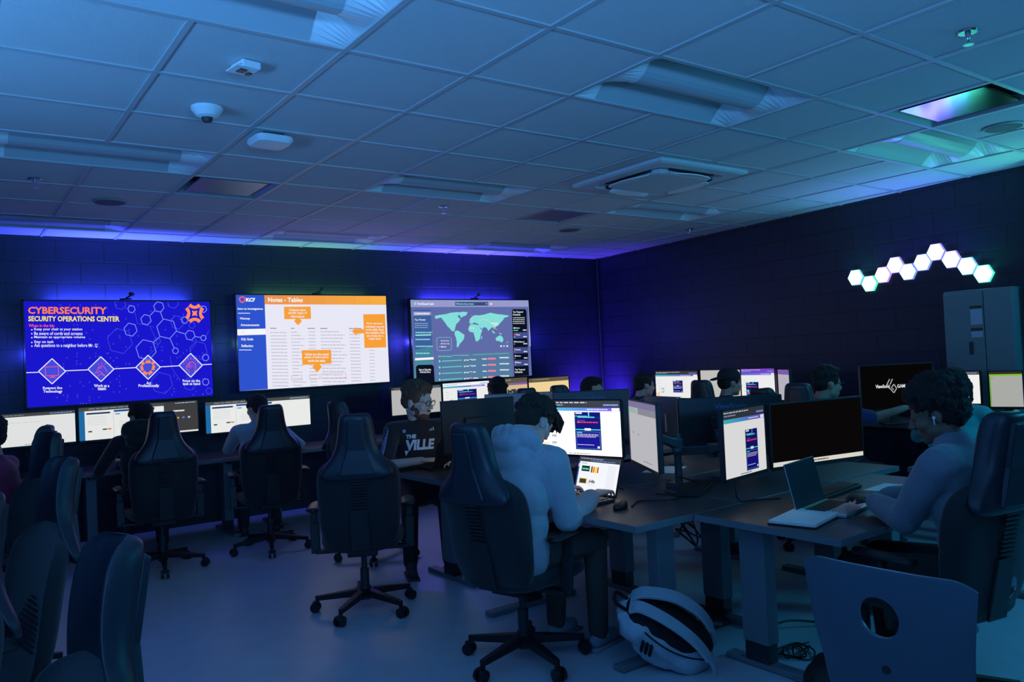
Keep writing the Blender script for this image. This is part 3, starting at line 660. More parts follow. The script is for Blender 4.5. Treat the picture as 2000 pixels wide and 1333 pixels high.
for i, (a, b) in enumerate(((2.62, 4.1), (1.1, 2.6), (-.42, 1.08))):
    desk('desk along the right wall ' + ['nearest the far corner', 'in the middle of the row', 'in front of the grey cabinet'][i], 4.62, a, 5.18, b, gR, z=.86, legs='y')
desk('low lit desk at the right edge of the photo beside the cabinet', 3.4, -1.2, 4.4, -.47, 'desks at the right edge')

# ================================================================ MONITORS
def scr_canvas(cv, seed=0, poster=(.38, .2, .62, .98), bar=((60, 190, 200), (120, 70, 220)), head=(52, 56, 66), bg=(236, 236, 236), small=True):
    sample_on(cv, bg); cv.rect(0, 0, 1, .13, head, 1)
    cv.dots(.02, .035, .6, .018, (190, 200, 215), 2, seed); cv.dots(.02, .08, .3, .016, (150, 165, 190), 2, seed+1); cv.dots(.8, .08, .98, .03, (120, 150, 210), 2, seed)
    for i in range(12):
        t = i/12; c = tuple(int(bar[0][k]*(1-t)+bar[1][k]*t) for k in range(3)); cv.rect(t, .13, t+.0834, .19, c, 1)
    cv.rect(.9, .135, .99, .185, (240, 238, 250), 2); cv.dots(.6, .16, .85, .015, (225, 225, 245), 2, seed)
    x0, y0, x1, y1 = poster; w = x1-x0; h = y1-y0; N = (16, 20, 110); N2 = (10, 40, 100); A = (90, 215, 225)
    cv.rect(x0, y0, x1, y1, N2, 2)
    X = lambda a: x0+w*a; Y = lambda b: y0+h*b
    cv.rect(X(.03), Y(.02), X(.52), Y(.09), N, 3); cv.rect(X(.6), Y(.02), X(.97), Y(.12), N, 3); cv.text('VOCAB', X(.05), Y(.015), X(.3), Y(.045), (230, 235, 245), 5) if False else cv.dots(X(.05), Y(.03), X(.3), .025, (230, 235, 245), 5)
    cv.rect(X(.0), Y(.10), X(.5), Y(.115), A, 4); cv.rect(X(.54), Y(0), X(.58), Y(.12), A, 4); cv.rect(X(.12), Y(.12), X(.78), Y(.15), (100, 190, 200), 4)
    cv.poly([(X(.03), Y(.25)), (X(.12), Y(.14)), (X(.8), Y(.15)), (X(.97), Y(.2)), (X(.97), Y(.4)), (X(.88), Y(.48)), (X(.05), Y(.48))], N, 3)
    cv.dots(X(.1), Y(.22), X(.4), .012, (130, 70, 200), 5, seed); cv.dots(X(.1), Y(.27), X(.9), .022, (225, 60, 80), 5, seed+3); cv.rect(X(.1), Y(.26), X(.2), Y(.28), (230, 130, 60), 6)
    cv.rect(X(.02), Y(.455), X(.98), Y(.475), A, 4); cv.rect(X(.38), Y(.43), X(.62), Y(.49), (240, 242, 250), 5)
    cv.rect(X(.04), Y(.52), X(.96), Y(.97), (70, 120, 190), 3); cv.rect(X(.055), Y(.53), X(.945), Y(.96), (22, 20, 130), 4)
    cv.rect(X(.08), Y(.535), X(.28), Y(.555), A, 5)
    for k in range(3): cv.dots(X(.08), Y(.59+.035*k), X(.9-.1*(k == 2)), .012, (190, 180, 200), 5, seed+k)
    cv.dots(X(.08), Y(.87), X(.72), .012, (180, 190, 220), 5, seed); cv.rect(X(.85), Y(.9), X(.93), Y(.95), (240, 240, 250), 6)
    if small:
        for k in range(5): cv.dots(.06, .35+.11*k, .12, .012, (170, 175, 185), 3, seed+k)
        cv.rect(.16, .62, .22, .78, (215, 222, 230), 3); cv.rect(.02, .80, .09, .97, (250, 205, 160), 3)
        for k in range(6): cv.rect(.14+.02*(k % 3), .64+.13*(k//3), .152+.02*(k % 3), .68+.13*(k//3), (90, 110, 130), 4)
    cv.dots(.35, .975, .62, .016, (120, 125, 135), 3, seed+5)
def scr_doc(cv, split=True, dark=None, bg=(238, 240, 238), side=True):
    sample_on(cv, bg); cv.rect(0, 0, 1, .11, (74, 76, 78), 1); cv.dots(.08, .05, .5, .02, (160, 165, 170), 2); cv.dots(.8, .05, .98, .03, (150, 170, 200), 2)
    if side:
        cv.rect(0, .11, .045, 1, (30, 110, 170), 2); cv.rect(.06, .17, .25, .22, (24, 50, 100), 2); cv.rect(.28, .13, .62, .19, (30, 84, 150), 2)
        for k in range(5): cv.dots(.07, .3+.06*k, .22, .012, (200, 205, 210), 2, k)
        cv.rect(.07, .72, .1, .76, (50, 52, 60), 3); cv.rect(.185, .68, .22, .72, (60, 60, 74), 3); cv.rect(.225, .68, .255, .72, (230, 120, 70), 3); cv.line(.275, .2, .275, .98, .003, (200, 200, 205), 3)
        cv.rect(.29, .24, .33, .27, (60, 130, 200), 3)
        for k in range(4): cv.dots(.32, .5+.05*k, .42, .012, (200, 205, 210), 2, k+7)
    if dark: cv.rect(dark, .0, 1, .95, (64, 64, 66), 4); cv.dots(dark+.1, .05, .98, .02, (210, 210, 215), 5); cv.rect(dark+.05, .38, 1-.25, .44, (235, 238, 240), 5); cv.dots(dark+.08, .3, dark+.18, .05, (240, 240, 240), 5); \
        [cv.rect(dark+.06+.05*k, .5, dark+.08+.05*k, .55, [(220, 220, 225), (235, 190, 80), (80, 140, 230), (200, 210, 230)][k], 5) for k in range(4)]
    cv.dots(.4, .97, .6, .02, (120, 130, 140), 5)
def scr_white(cv, bg=(232, 234, 233), head=(70, 72, 74)):
    sample_on(cv, bg); cv.rect(0, 0, 1, .1, head, 1); cv.dots(.05, .05, .4, .02, (140, 145, 150), 2); cv.dots(.7, .05, .97, .025, (130, 160, 210), 2); cv.dots(.1, .28, .6, .012, (200, 202, 205), 2)
    cv.dots(.4, .96, .62, .018, (130, 135, 145), 2)
def scr_yellow(cv, poster=False):
    sample_on(cv, (250, 222, 160) if not poster else (236, 200, 150)); cv.rect(0, 0, 1, .17, (100, 92, 80), 1); cv.dots(.1, .06, .5, .03, (180, 160, 90), 2)
    if poster:
        for i in range(8): cv.rect(i/8, .17, i/8+.126, .24, (90+int(8*i), 140-int(6*i), 130+int(9*i)), 2)
        cv.rect(.38, .38, .64, 1, (54, 60, 74), 3); cv.rect(.42, .72, .62, 1, (236, 200, 150), 4); cv.rect(.42, .5, .5, .53, (60, 190, 170), 4); cv.rect(.52, .44, .54, .56, (90, 190, 210), 4); cv.rect(.42, .38, .5, .42, (180, 180, 180), 4); cv.dots(.42, .6, .6, .02, (120, 110, 160), 4)
def scr_grey(cv, bg=(176, 176, 182)):
    sample_on(cv, bg); cv.rect(0, 0, 1, .10, (120, 112, 150), 1); cv.rect(0, .1, .3, .2, (150, 170, 165), 1); cv.rect(.35, .1, 1, .2, (130, 132, 145), 1)
    cv.rect(.14, .5, .16, .53, (90, 90, 96), 2); cv.rect(.34, .52, .36, .55, (90, 90, 96), 2)
    cv.dots(.5, .93, .8, .012, (120, 120, 125), 2)
def scr_dark(cv):
    sample_on(cv, (10, 8, 9)); cv.rect(0, .915, 1, .985, (226, 222, 214), 2); cv.dots(.42, .95, .6, .022, (90, 90, 100), 3)
def scr_splash(cv):
    sample_on(cv, (7, 6, 7)); W = (232, 232, 232); cv.text('ViewSonic', .20, .44, .40, .52, W, 2, .03); cv.text('GAMING', .50, .45, .70, .53, W, 2, .02)
    for a in (((.40, .32), (.35, .47)), ((.35, .47), (.41, .56)), ((.41, .56), (.45, .64)), ((.45, .64), (.49, .54)), ((.49, .54), (.455, .44)), ((.455, .44), (.42, .52)), ((.42, .52), (.45, .57)), ((.44, .32), (.40, .45))): cv.line(*a[0], *a[1], .014, (170, 170, 172), 3)
def scr_green(cv):
    sample_on(cv, (172, 174, 170)); cv.rect(0, 0, 1, .07, (50, 46, 38), 1); cv.rect(0, .07, 1, .12, (130, 190, 50), 1); cv.rect(0, .12, .04, 1, (110, 170, 60), 1); cv.dots(.06, .18, .14, .012, (90, 100, 90), 2)
def scr_orange(cv):
    scr_white(cv, (240, 240, 238)); cv.rect(.72, .28, .86, .36, (240, 170, 50), 3)
CASEB = mat('monitor_back_plastic', (.022, .022, .026), .36, bump=.08, scale=250)
CASEP = mat('monitor_back_silver', (.16, .15, .17), .4, metal=.3)
def monitor(label, cx, cy, cz, w, h, yaw, content, grp=None, gain=1.0, stand='column', base_z=DZ, back=None, logo=None, logo_y=.0285, logo_col=(90, 110, 150)):
    a = R(yaw); root = tag(empty('monitor', (cx, cy, base_z), a), label, 'monitor', grp); c = Vector((0, 0, cz-base_z))
    back = back or CASEB
    MB().box(c+Vector((0, .014, 0)), (w+.012, .026, h+.014)).build('casing', back, root, bevel=.004)
    mb = MB()
    for sx in (-1, 1): mb.box(c+Vector((sx*(w/2+.004), -.001, -.003)), (.008, .006, h+.02))
    mb.box(c+Vector((0, -.001, h/2+.004)), (w+.016, .006, .008)); mb.box(c+Vector((0, -.001, -h/2-.008)), (w+.016, .006, .016)); mb.build('bezel', BLACK, root)
    cv = Canvas(w, h, gain=gain); content(cv); cv.build(root, c+Vector((0, -.0015, 0)))
    MB().box(c+Vector((0, .037, -.02)), (w*.42, .022, h*.45)).build('rear_bulge', back, root, bevel=.008)
    if logo:
        for t, x0, x1, z0, z1 in logo:
            g, fs = text_geo(t, .02); mb = MB(); mb._add([Vector((-(x0+(x1-x0)*u), logo_y, c.z+z0+(z1-z0)*v)) for u, v in g], fs); mb.build('brand_lettering', mat('logo_%d' % logo_col[0], S(*logo_col), .4), root)
    if stand == 'column':
        MB().box((0, .075, (c.z)/2-.01), (.06, .025, c.z), taper=.8).build('stand_neck', BLACK, root, bevel=.003)
        MB().box((0, .055, c.z-.03), (.08, .03, .08)).build('stand_joint', BLACK, root)
        MB().prism([(-.13, -.05, .001), (.13, -.05, .001), (.09, .15, .001), (-.09, .15, .001)], (0, 0, .012)).build('stand_base', BLACK, root, bevel=.003)
    return root
# ================================================================ CHAIRS
def gaming_chair(rz_base=0.0, back_tilt=12, head=True):
    root = empty('desk_chair')
    # five-star base
    for i in range(5):
        a = rz_base + i*2*PI/5; d = Vector((math.cos(a), math.sin(a), 0))
        l = MB(); l.bar(d*.02+Vector((0, 0, .115)), d*.30+Vector((0, 0, .085)), .052, .045, .030, .028); l.cone(d*.30+Vector((0, 0, .10)), .014, d*.30+Vector((0, 0, .055)), .012, 10)
        lo = l.build('leg', BLACK, root, bevel=.005)
        p = Vector((-d.y, d.x, 0)); c = MB(); cc = d*.312+Vector((0, 0, .031))
        for s in (-1, 1): c.cone(cc+p*s*.010, .031, cc+p*s*.028, .029, 20)
        c.box(cc+Vector((0, 0, .022)), (.03, .03, .03)); c.build('caster', BLACK, lo)
    m = MB(); m.cone((0, 0, .07), .036, (0, 0, .15), .034, 20); m.cone((0, 0, .15), .027, (0, 0, .26), .027, 20); m.cone((0, 0, .26), .018, (0, 0, .37), .018, 16); m.build('gas_column', DSTEEL, root, smooth=False)
    m = MB(); m.box((0, 0, .375), (.26, .18, .035)); m.bar((.02, -.09, .37), (.05, -.25, .37), .012, .012); m.build('tilt_mechanism', BLACK, root, bevel=.006)
    # seat
    loops = []
    for x, w, z0, z1 in ((-.23, .17, .405, .455), (-.21, .215, .395, .475), (-.05, .25, .39, .48), (.12, .258, .39, .485), (.22, .25, .395, .48), (.262, .22, .41, .455)):
        L = []
        for k in range(16):
            t = 2*PI*k/16; c_, s_ = math.cos(t), math.sin(t); q = (abs(c_)**5+abs(s_)**5)**(-1/5); L.append((x, w*c_*q, (z0+z1)/2+(z1-z0)/2*s_*q + .014*(c_*q)**2))
        loops.append(L)
    MB().loft(loops).build('seat', CHAIRF, root, smooth=True, sub=1)
    # back, lofted in its own tilted frame, foot at (-.22, 0, .42)
    T = Matrix.Translation((-.215, 0, .40)) @ Matrix.Rotation(R(-back_tilt), 4, 'Y')
    def shell(rows, n=10):
        loops = []
        for z, w, k, t, x0 in rows:
            bk = []; fr = []
            for j in range(n+1):
                s = -1+2*j/n; y = w*math.sin(s*PI/2) if True else w*s; xx = x0 + k*abs(s)**2.2
                e = (1-abs(s)**6)*.5+.5; bk.append(T @ Vector((xx-t*e/2, y, z))); fr.append(T @ Vector((xx+t*e/2, y, z)))
            loops.append(bk + fr[::-1])
        return MB().loft(loops)
    shell([(.0, .15, .0, .03, .03), (.03, .20, .02, .05, .02), (.12, .232, .04, .06, .0), (.26, .242, .06, .06, .0), (.38, .247, .065, .06, .01), (.47, .245, .06, .055, .015), (.52, .225, .05, .05, .015), (.56, .17, .04, .045, .012), (.585, .12, .02, .04, .01), (.60, .09, .01, .02, .01)]).build('backrest', CHAIRF, root, smooth=True, sub=1)
    if head:
        shell([(.465, .20, .0, .012, -.040), (.49, .218, .03, .04, -.034), (.53, .20, .04, .05, -.022), (.575, .155, .045, .05, -.008), (.625, .125, .055, .048, .002), (.70, .110, .065, .045, .008), (.79, .10, .065, .045, .012), (.83, .088, .05, .04, .012), (.845, .06, .03, .02, .012)]).build('headrest', CHAIRL, root, smooth=True, sub=1)
        m = MB()      # raised spine panel on the back of the headrest
        m.loft([[T @ Vector(p) for p in ((-.062, -.10, .50), (-.062, .10, .50), (-.04, .105, .50), (-.04, -.105, .50))], [T @ Vector(p) for p in ((-.032, -.052, .64), (-.032, .052, .64), (-.01, .056, .64), (-.01, -.056, .64))], [T @ Vector(p) for p in ((-.022, -.04, .81), (-.022, .04, .81), (0, .045, .81), (0, -.045, .81))]])
        m.build('headrest_spine', CHAIRL, root, bevel=.006)
    m = MB()
    for i in range(11): m.box(T @ Vector((-.036, 0, .30+.018*i)), (.012, .085, .008), T.to_3x3())
    m.build('lumbar_slats', DPLAST, root)
    m = MB()
    for i in range(15): m.box(T @ Vector((.033, 0, .16+.019*i)), (.008, .30-.006*abs(i-7), .009), T.to_3x3())
    m.build('front_ribs', DPLAST, root)
    MB().prism([T @ Vector(p) for p in ((-.03, -.055, .03), (-.03, .055, .03), (-.03, .05, .28), (-.03, -.05, .28))], T.to_3x3() @ Vector((-.014, 0, 0))).build('back_bracket', DPLAST, root, bevel=.003)
    for s in (-1, 1):
        a = MB(); a.bar((-.02, s*.13, .385), (-.02, s*.285, .385), .06, .022); a.bar((-.02, s*.285, .375), (0, s*.29, .56), .055, .022); a.bar((0, s*.29, .56), (.01, s*.29, .64), .04, .018)
        ao = a.build('armrest', DPLAST, root, bevel=.004)
        L = []
        for x, w in ((-.13, .028), (-.11, .042), (.03, .048), (.12, .042), (.14, .025)):
            L.append([(x, s*.285+w*math.cos(2*PI*k/12), .655+.014*math.sin(2*PI*k/12)) for k in range(12)])
        MB().loft(L).build('armrest_pad', BLACK, ao, smooth=True)
    return root
chair_protos = {}
def chair(label, x, y, rz, grp='high backed desk chairs of the lab', rb=0.0, tilt=12, h=1.0):
    k = (round(rb, 2), tilt)
    if k not in chair_protos: c = chair_protos[k] = gaming_chair(rb, tilt)
    else: c = copy_tree(chair_protos[k])
    c.location = (x, y, 0); c.rotation_euler = (0, 0, rz); c.scale = (h, h, h); tag(c, label, 'chair', grp); return c
gC = 'high backed desk chairs of the lab'
chair('empty desk chair standing alone in the middle of the open floor', .70, 1.55, R(62), gC, R(10), 10)
chair('desk chair of the person in the pale blue hoodie', .93, .215, R(17), gC, R(31), 14)
chair('desk chair of the person with the earbud, at the right edge', 1.92, -1.34, R(80), gC, R(20), 12)
chair('desk chair of the person in the dark hooded top under the leftmost wall screen', -.03, 3.62, R(86), gC, R(30), 9)
chair('desk chair of the person in the pale top under the middle wall screen', .82, 3.62, R(78), gC, R(30), 12)
chair('desk chair behind the bearded person in the black jersey', 1.36, 2.72, R(-60), gC, R(10), 12)
chair('desk chair of the person in front of the yellow monitors', 2.98, 3.0, R(72), gC, R(10), 10)
chair('desk chair of the person with glasses near the far corner', 4.02, 2.75, R(-8), gC, R(10), 10)
chair('desk chair of the person in the backward cap, headrest showing left of them', 4.33, 1.74, R(10), gC, R(30), 8)
chair('desk chair with a low dark headrest right of the person in the backward cap', 4.35, 1.0, R(10), gC, R(20), 24)
chair('desk chair with a grey lit headrest behind the person in the blue shirt', 3.92, .50, R(15), gC, R(10), 10)
chair('desk chair facing the camera under the mostly hidden dark haired person', 3.31, 2.46, R(-90), gC, R(10), 10)
chair('nearest of the parked chairs at the lower left, blue lit rim', -1.49, -1.29, R(186), gC, R(10), 14, .98)
chair('second parked chair at the left, ribbed back and blue rim', -1.40, .34, R(190), gC, R(10), 14)
chair('parked chair at the left edge with its curved headrest before the white monitor', -1.23, 1.79, R(200), gC, R(10), 10)
chair('desk chair of the dark haired person at the left edge', -1.20, 2.86, R(165), gC, R(10), 12)
chair('parked chair cut off by the left edge between the two blue rimmed ones', -1.66, -.55, R(205), gC, R(10), 14)

# ---- moulded plastic chair, foreground right
root = tag(empty('shell_chair', (.90, -1.83, 0), R(2)), 'blue grey plastic shell chair with an oval hole, nearest to the camera', 'chair')
SHM = mat('shell_plastic', (.09, .13, .18), .35, bump=.08, scale=180)
def shell_pt(u, v):      # u across -1..1, v along 0 (front of seat) .. 1 (top of back)
    w = .215+.025*min(1, v*1.6) + .0*v
    if v < .5: t = v/.5; x = .22-.40*t; z = .445-.02*math.sin(t*PI)+.0*t
    else: t = (v-.5)/.5; x = -.18-.085*t-.03*math.sin(t*PI); z = .445+.46*t
    if .40 < v < .6: q = (1-abs(v-.5)/.1); x += .02*q; z += .025*q
    w = w if v < .5 else .19+.05*((v-.5)/.5)
    edge = abs(u)**3
    if v > .5: x += .035*edge*min(1, (v-.5)*6)
    else: z += .02*edge
    return Vector((x, u*w, z))
nu, nv = 44, 72; hole = (.02, .855, .25, .06); bm = bmesh.new(); grid = []
def sq2(u, v):        # rounded top corners
    vv = v
    if v > .5:
        k = 1-.055*max(0, (abs(u)-.72)/.28)**2; vv = .5+(v-.5)*k
    return shell_pt(u, vv)
for j in range(nv+1): grid.append([bm.verts.new(sq2(-1+2*i/nu, j/nv)) for i in range(nu+1)])
for j in range(nv):
    for i in range(nu):
        u = -1+2*(i+.5)/nu; v = (j+.5)/nv
        if ((u-hole[0])/hole[2])**2+((v-hole[1])/hole[3])**2 < 1: continue
        bm.faces.new((grid[j][i], grid[j][i+1], grid[j+1][i+1], grid[j+1][i]))
for v in [v for v in bm.verts if not v.link_faces]: bm.verts.remove(v)
# pull the hole border onto a clean oval
for j in range(nv+1):
    for i in range(nu+1):
        vt = grid[j][i]
        if not vt.is_valid: continue
        if any(e.is_boundary for e in vt.link_edges):
            u = -1+2*i/nu; v = j/nv; a, b = (u-hole[0])/hole[2], (v-hole[1])/hole[3]; d = math.hypot(a, b)
            if .5 < d < 1.4: vt.co = sq2(hole[0]+a/d*hole[2], hole[1]+b/d*hole[3])
bmesh.ops.recalc_face_normals(bm, faces=bm.faces)
me = bpy.data.meshes.new('shell'); bm.to_mesh(me); bm.free(); me.materials.append(SHM)
for p in me.polygons: p.use_smooth = True
o = bpy.data.objects.new('shell', me); C.objects.link(o); o.parent = root
q = o.modifiers.new('t', 'SOLIDIFY'); q.thickness = .014; q.offset = 0
q = o.modifiers.new('b', 'BEVEL'); q.width = .004; q.segments = 2; q.limit_method = 'ANGLE'
for s in (-1, 1):
    m = MB(); m.tube(curve_pts([(.17, s*.17, .425), (.10, s*.20, .40), (-.06, s*.21, .40), (-.10, s*.24, .30), (-.24, s*.26, .02)], 5), .011, 8); m.build('leg', ALU, root, smooth=True)
    m = MB(); m.tube(curve_pts([(.14, s*.19, .41), (.20, s*.24, .30), (.27, s*.26, .02)], 5), .011, 8); m.build('leg', ALU, root, smooth=True)
m = MB(); m.box((.02, 0, .405), (.22, .36, .02)); m.build('seat_bracket', BLACK, root)
MB().cone(sq2(0, .70)+Vector((-.004, 0, 0)), .012, sq2(0, .70)+Vector((-.012, 0, 0)), .011, 16).build('stud', DSTEEL, root)
# ================================================================ PEOPLE
def ik(a, b, l1, l2, pole):
    a = Vector(a); b = Vector(b); d = b-a; L = min(d.length, (l1+l2)*.995); dn = d.normalized(); b = a+dn*L
    x = (l1*l1-l2*l2+L*L)/(2*L); h = math.sqrt(max(0, l1*l1-x*x)); p = Vector(pole); p = (p-dn*p.dot(dn)).normalized()
    return a+dn*x+p*h, b
def hand(mb, wrist, d, up, side, k=1.0, curl=.55):
    """palm, four fingers, thumb; d = pointing direction, up = back of hand"""
    d = d.normalized(); s = up.cross(d).normalized()*side; u = d.cross(s).normalized()
    if u.dot(up) < 0: u = -u
    M = lambda x, y, z: wrist + d*x*k + s*y*k + u*z*k
    for y in (-.026, -.009, .009, .026): mb.cap(M(.01, y*.7, 0), .015*k, M(.085, y*1.1, 0), .0125*k, 10)
    for y, l, sp in ((-.031, .070, -.06), (-.0105, .080, -.015), (.0105, .075, .02), (.031, .058, .07)):
        p = M(.088, y*1.08, 0); a = .15; 
        for f, r in ((.45, .0095), (.30, .0088), (.25, .0078)):
            a2 = a; q = p + (d*math.cos(a2)+s*sp-u*math.sin(a2)).normalized()*l*f*k; mb.cap(p, r*k, q, (r-.0006)*k, 8); p = q; a += curl
    p = M(.02, -.022, -.004); q = M(.055, -.052, -.014); r = M(.082, -.060, -.024); t = M(.104, -.056, -.034)
    mb.cap(p, .016*k, q, .0115*k, 8); mb.cap(q, .0112*k, r, .0098*k, 8); mb.cap(r, .0098*k, t, .0082*k, 8)
SK = {'pale': (.62, .43, .36), 'tan': (.42, .27, .19), 'brown': (.16, .085, .055)}
def person(label, x, y, rz, seat=.47, l=(10, 20, 20), head=(0, 0, 0), hands=((.45, -.12, .78), (.45, .12, .78)), poles=((-.25, -.8, -1), (-.25, .8, -1)), skin='pale', top=(.3, .3, .3), pants=(.03, .03, .04),
           hair='short', haircol=(.02, .014, .01), hood=False, sleeves='long', k=1.0, vox=.011, glasses=False, beard=False, earbud=0, legs=True, kneespread=.13, toprough=.85, wrist_up=(0, 0, 1), reach=.46, feet_x=.44, shoe=(.05, .05, .055), headk=1.0, bulk=0.0):
    root = tag(empty('person', (x, y, 0), rz), label, 'person', 'people at the desks')
    skm = mat('skin_'+skin, SK[skin], .55, bump=.08, scale=160); topm = mat('cloth_%.2f_%.2f_%.2f' % top, top, toprough, bump=.25, scale=120, sheen=.3)
    pm = mat('trouser_%.2f_%.2f_%.2f' % pants, pants, .85, bump=.2, scale=150)
    V = Vector
    dirv = lambda a: V((math.sin(R(a)), 0, math.cos(R(a))))
    pel = V((0, 0, seat+.085)); ch = pel + dirv(l[0])*.26*k; nb = ch + dirv(l[1])*.22*k; hc = nb + dirv(l[2])*.125*k + V((.015, 0, .02))
    HM = Matrix.Translation(hc) @ Matrix.Rotation(R(head[1]), 4, 'Z') @ Matrix.Rotation(R(head[0]), 4, 'Y') @ Matrix.Rotation(R(head[2]), 4, 'X'); hk = k*headk; HR = HM.to_3x3()
    H = lambda a, b, c: HM @ V((a*hk, b*hk, c*hk))
    def E_(mb, c, r): mb.ell(H(*c), tuple(q*hk for q in r), HR)
    sh = [nb + V((.0, s*.175*k, -.045*k)) for s in (-1, 1)]
    arms = []
    for i in (0, 1):
        e, w = ik(sh[i], hands[i], .285*k, .255*k, poles[i]); arms.append((sh[i], e, w))
    rotT = lambda a: Matrix.Rotation(R(a), 3, 'Y')
    kn = []; hips = []
    for s in (-1, 1):
        hp = pel + V((.02, s*.09, -.01)); kne = V((reach, s*kneespread, seat+.06)); an = V((feet_x, s*(kneespread+.01), .09)); hips.append((hp, kne, an))
    def torso(mb, g):
        mb.ell(pel, (.115*k+g, .165*k+g, .12*k+g)); mb.ell(pel.lerp(ch, .5), (.105*k+g, .15*k+g, .14*k+g), rotT(l[0])); mb.ell(ch, (.115*k+g, .165*k+g, .15*k+g), rotT(l[0])); mb.ell(ch.lerp(nb, .55), (.10*k+g, .165*k+g, .11*k+g), rotT(l[1]))
        mb.cap(sh[0]+V((0, .03, 0)), .062*k+g, sh[1]-V((0, .03, 0)), .062*k+g); mb.cap(nb.lerp(ch, .1), .075*k+g, nb+dirv(l[2])*.02, .055*k+g)
    # --- body
    b = MB()
    E_(b, (-.012, 0, .035), (.096, .075, .086)); E_(b, (.022, 0, -.018), (.066, .060, .088)); E_(b, (.038, 0, -.072), (.046, .044, .036)); E_(b, (.070, 0, -.092), (.018, .020, .016))
    b.cap(H(.086, 0, .020), .008*hk, H(.108, 0, -.020), .0125*hk, 10)
    for s in (-1, 1):
        b.cap(H(.078, s*.012, .030), .011*hk, H(.068, s*.045, .028), .010*hk, 8); E_(b, (.056, s*.036, -.022), (.030, .024, .026)); E_(b, (.074, s*.031, .010), (.0125, .0145, .010)); E_(b, (.098, s*.010, -.026), (.010, .008, .007))
        E_(b, (-.008, s*.078, -.004), (.020, .011, .032)); E_(b, (.014, s*.040, -.058), (.045, .024, .030))
    b.cap(H(.088, -.018, -.050), .0065*hk, H(.088, .018, -.050), .0065*hk, 8); b.cap(H(.086, -.016, -.062), .007*hk, H(.086, .016, -.062), .007*hk, 8)
    b.cap(H(-.025, 0, -.045), .052*hk, nb-V((.005, 0, .01)), .058*k)
    torso(b, -.012)
    for i, (s_, e, w) in enumerate(arms):
        b.cap(s_, .045*k, e, .036*k); b.cap(e, .037*k, w, .025*k)
        d = (w-e).normalized(); dd = V((d.x, d.y, min(d.z, .05))).normalized(); hand(b, w+d*.01, dd, V(wrist_up), 1 if i else -1, k)
    if legs:
        for hp, kne, an in hips: b.cap(hp, .07*k, kne, .05); b.cap(kne, .048, an, .034); b.cap(an, .035, an+V((.10, 0, -.05)), .03)
    body = blob(b, 'body', skm, root, vox, 2)
    # --- top
    t = MB(); torso(t, .006+bulk)
    for s_, e, w in arms:
        t.cap(s_, .062*k+bulk, s_.lerp(e, .6), .052*k+bulk)
        if sleeves == 'long': t.cap(s_.lerp(e, .4), .056*k+bulk, e, .050*k+bulk); t.cap(e, .050*k+bulk, w.lerp(e, .12), .038*k+bulk*.6); t.cap(w.lerp(e, .10), .036*k, w.lerp(e, .02), .033*k)
        else: t.cap(s_.lerp(e, .4), .056*k, s_.lerp(e, .92), .056*k)
    if hood:
        for a in range(9):
            th = PI*(.18+.64*a/8)*1.0; ang_ = -PI/2+2*PI*(a/8-.5)*.42
            p = nb + V((-.045-.070*math.cos((a/8-.5)*PI*.9), math.sin((a/8-.5)*PI*1.05)*.112, .045+.045*math.cos((a/8-.5)*PI)))
            t.ell(p, (.038, .042, .055))
        t.ell(nb+V((-.105, 0, -.01)), (.065, .125, .10), rotT(30)); t.ell(nb+V((-.135, 0, .05)), (.045, .085, .05)); t.cap(nb+V((.04, -.07, .0)), .024, nb+V((.075, 0, -.04)), .022); t.cap(nb+V((.04, .07, .0)), .024, nb+V((.075, 0, -.04)), .022)
    shirt = blob(t, 'hoodie' if hood else 'shirt', topm, root, vox, 12 if vox < .009 else 4, disp=.006 if vox < .009 else .004, dscale=7)
    # --- trousers and shoes
    if legs:
        q = MB(); q.ell(pel-V((0, 0, .02)), (.13*k, .175*k, .10*k))
        for hp, kne, an in hips: q.cap(hp, .088*k, kne, .066); q.cap(kne, .064, an, .052)
        blob(q, 'trousers', pm, root, max(vox, .009), 3)
        for hp, kne, an in hips:
            f = MB(); f.cap(an+V((-.03, 0, -.048)), .036, an+V((.13, 0, -.052)), .034); f.cap(an+V((.02, 0, -.02)), .042, an+V((.09, 0, -.045)), .034); f.box(an+V((.05, 0, -.083)), (.26, .085, .012)); f.build('shoe', mat('shoe_%.2f' % shoe[0], shoe, .6), root, smooth=True)
    # --- hair
    hm = mat('hair_%.3f_%.3f' % haircol[:2], haircol, .7, bump=.8, scale=260); hb = MB(); hv = max(.006, vox*.7); ds = .006
    if hair in ('short', 'messy', 'curly', 'cap'):
        E_(hb, (-.022, 0, .052), (.100, .083, .082)); E_(hb, (-.055, 0, .005), (.062, .074, .065))
        for s in (-1, 1): E_(hb, (.005, s*.066, .035), (.045, .018, .040))
    if hair == 'short': E_(hb, (.045, 0, .098), (.045, .062, .030))
    if hair == 'curly':
        rr = random.Random(5)
        for i in range(90):
            a, e = rr.uniform(0, 2*PI), rr.uniform(.05, 1.4); c_ = (-.02+.098*math.cos(e)*math.cos(a), .08*math.cos(e)*math.sin(a), .055+.085*math.sin(e))
            if c_[0] > .045 and c_[2] < .085: continue
            E_(hb, c_, (.017, .017, .015))
        E_(hb, (.045, 0, .108), (.045, .062, .030)); ds = .004
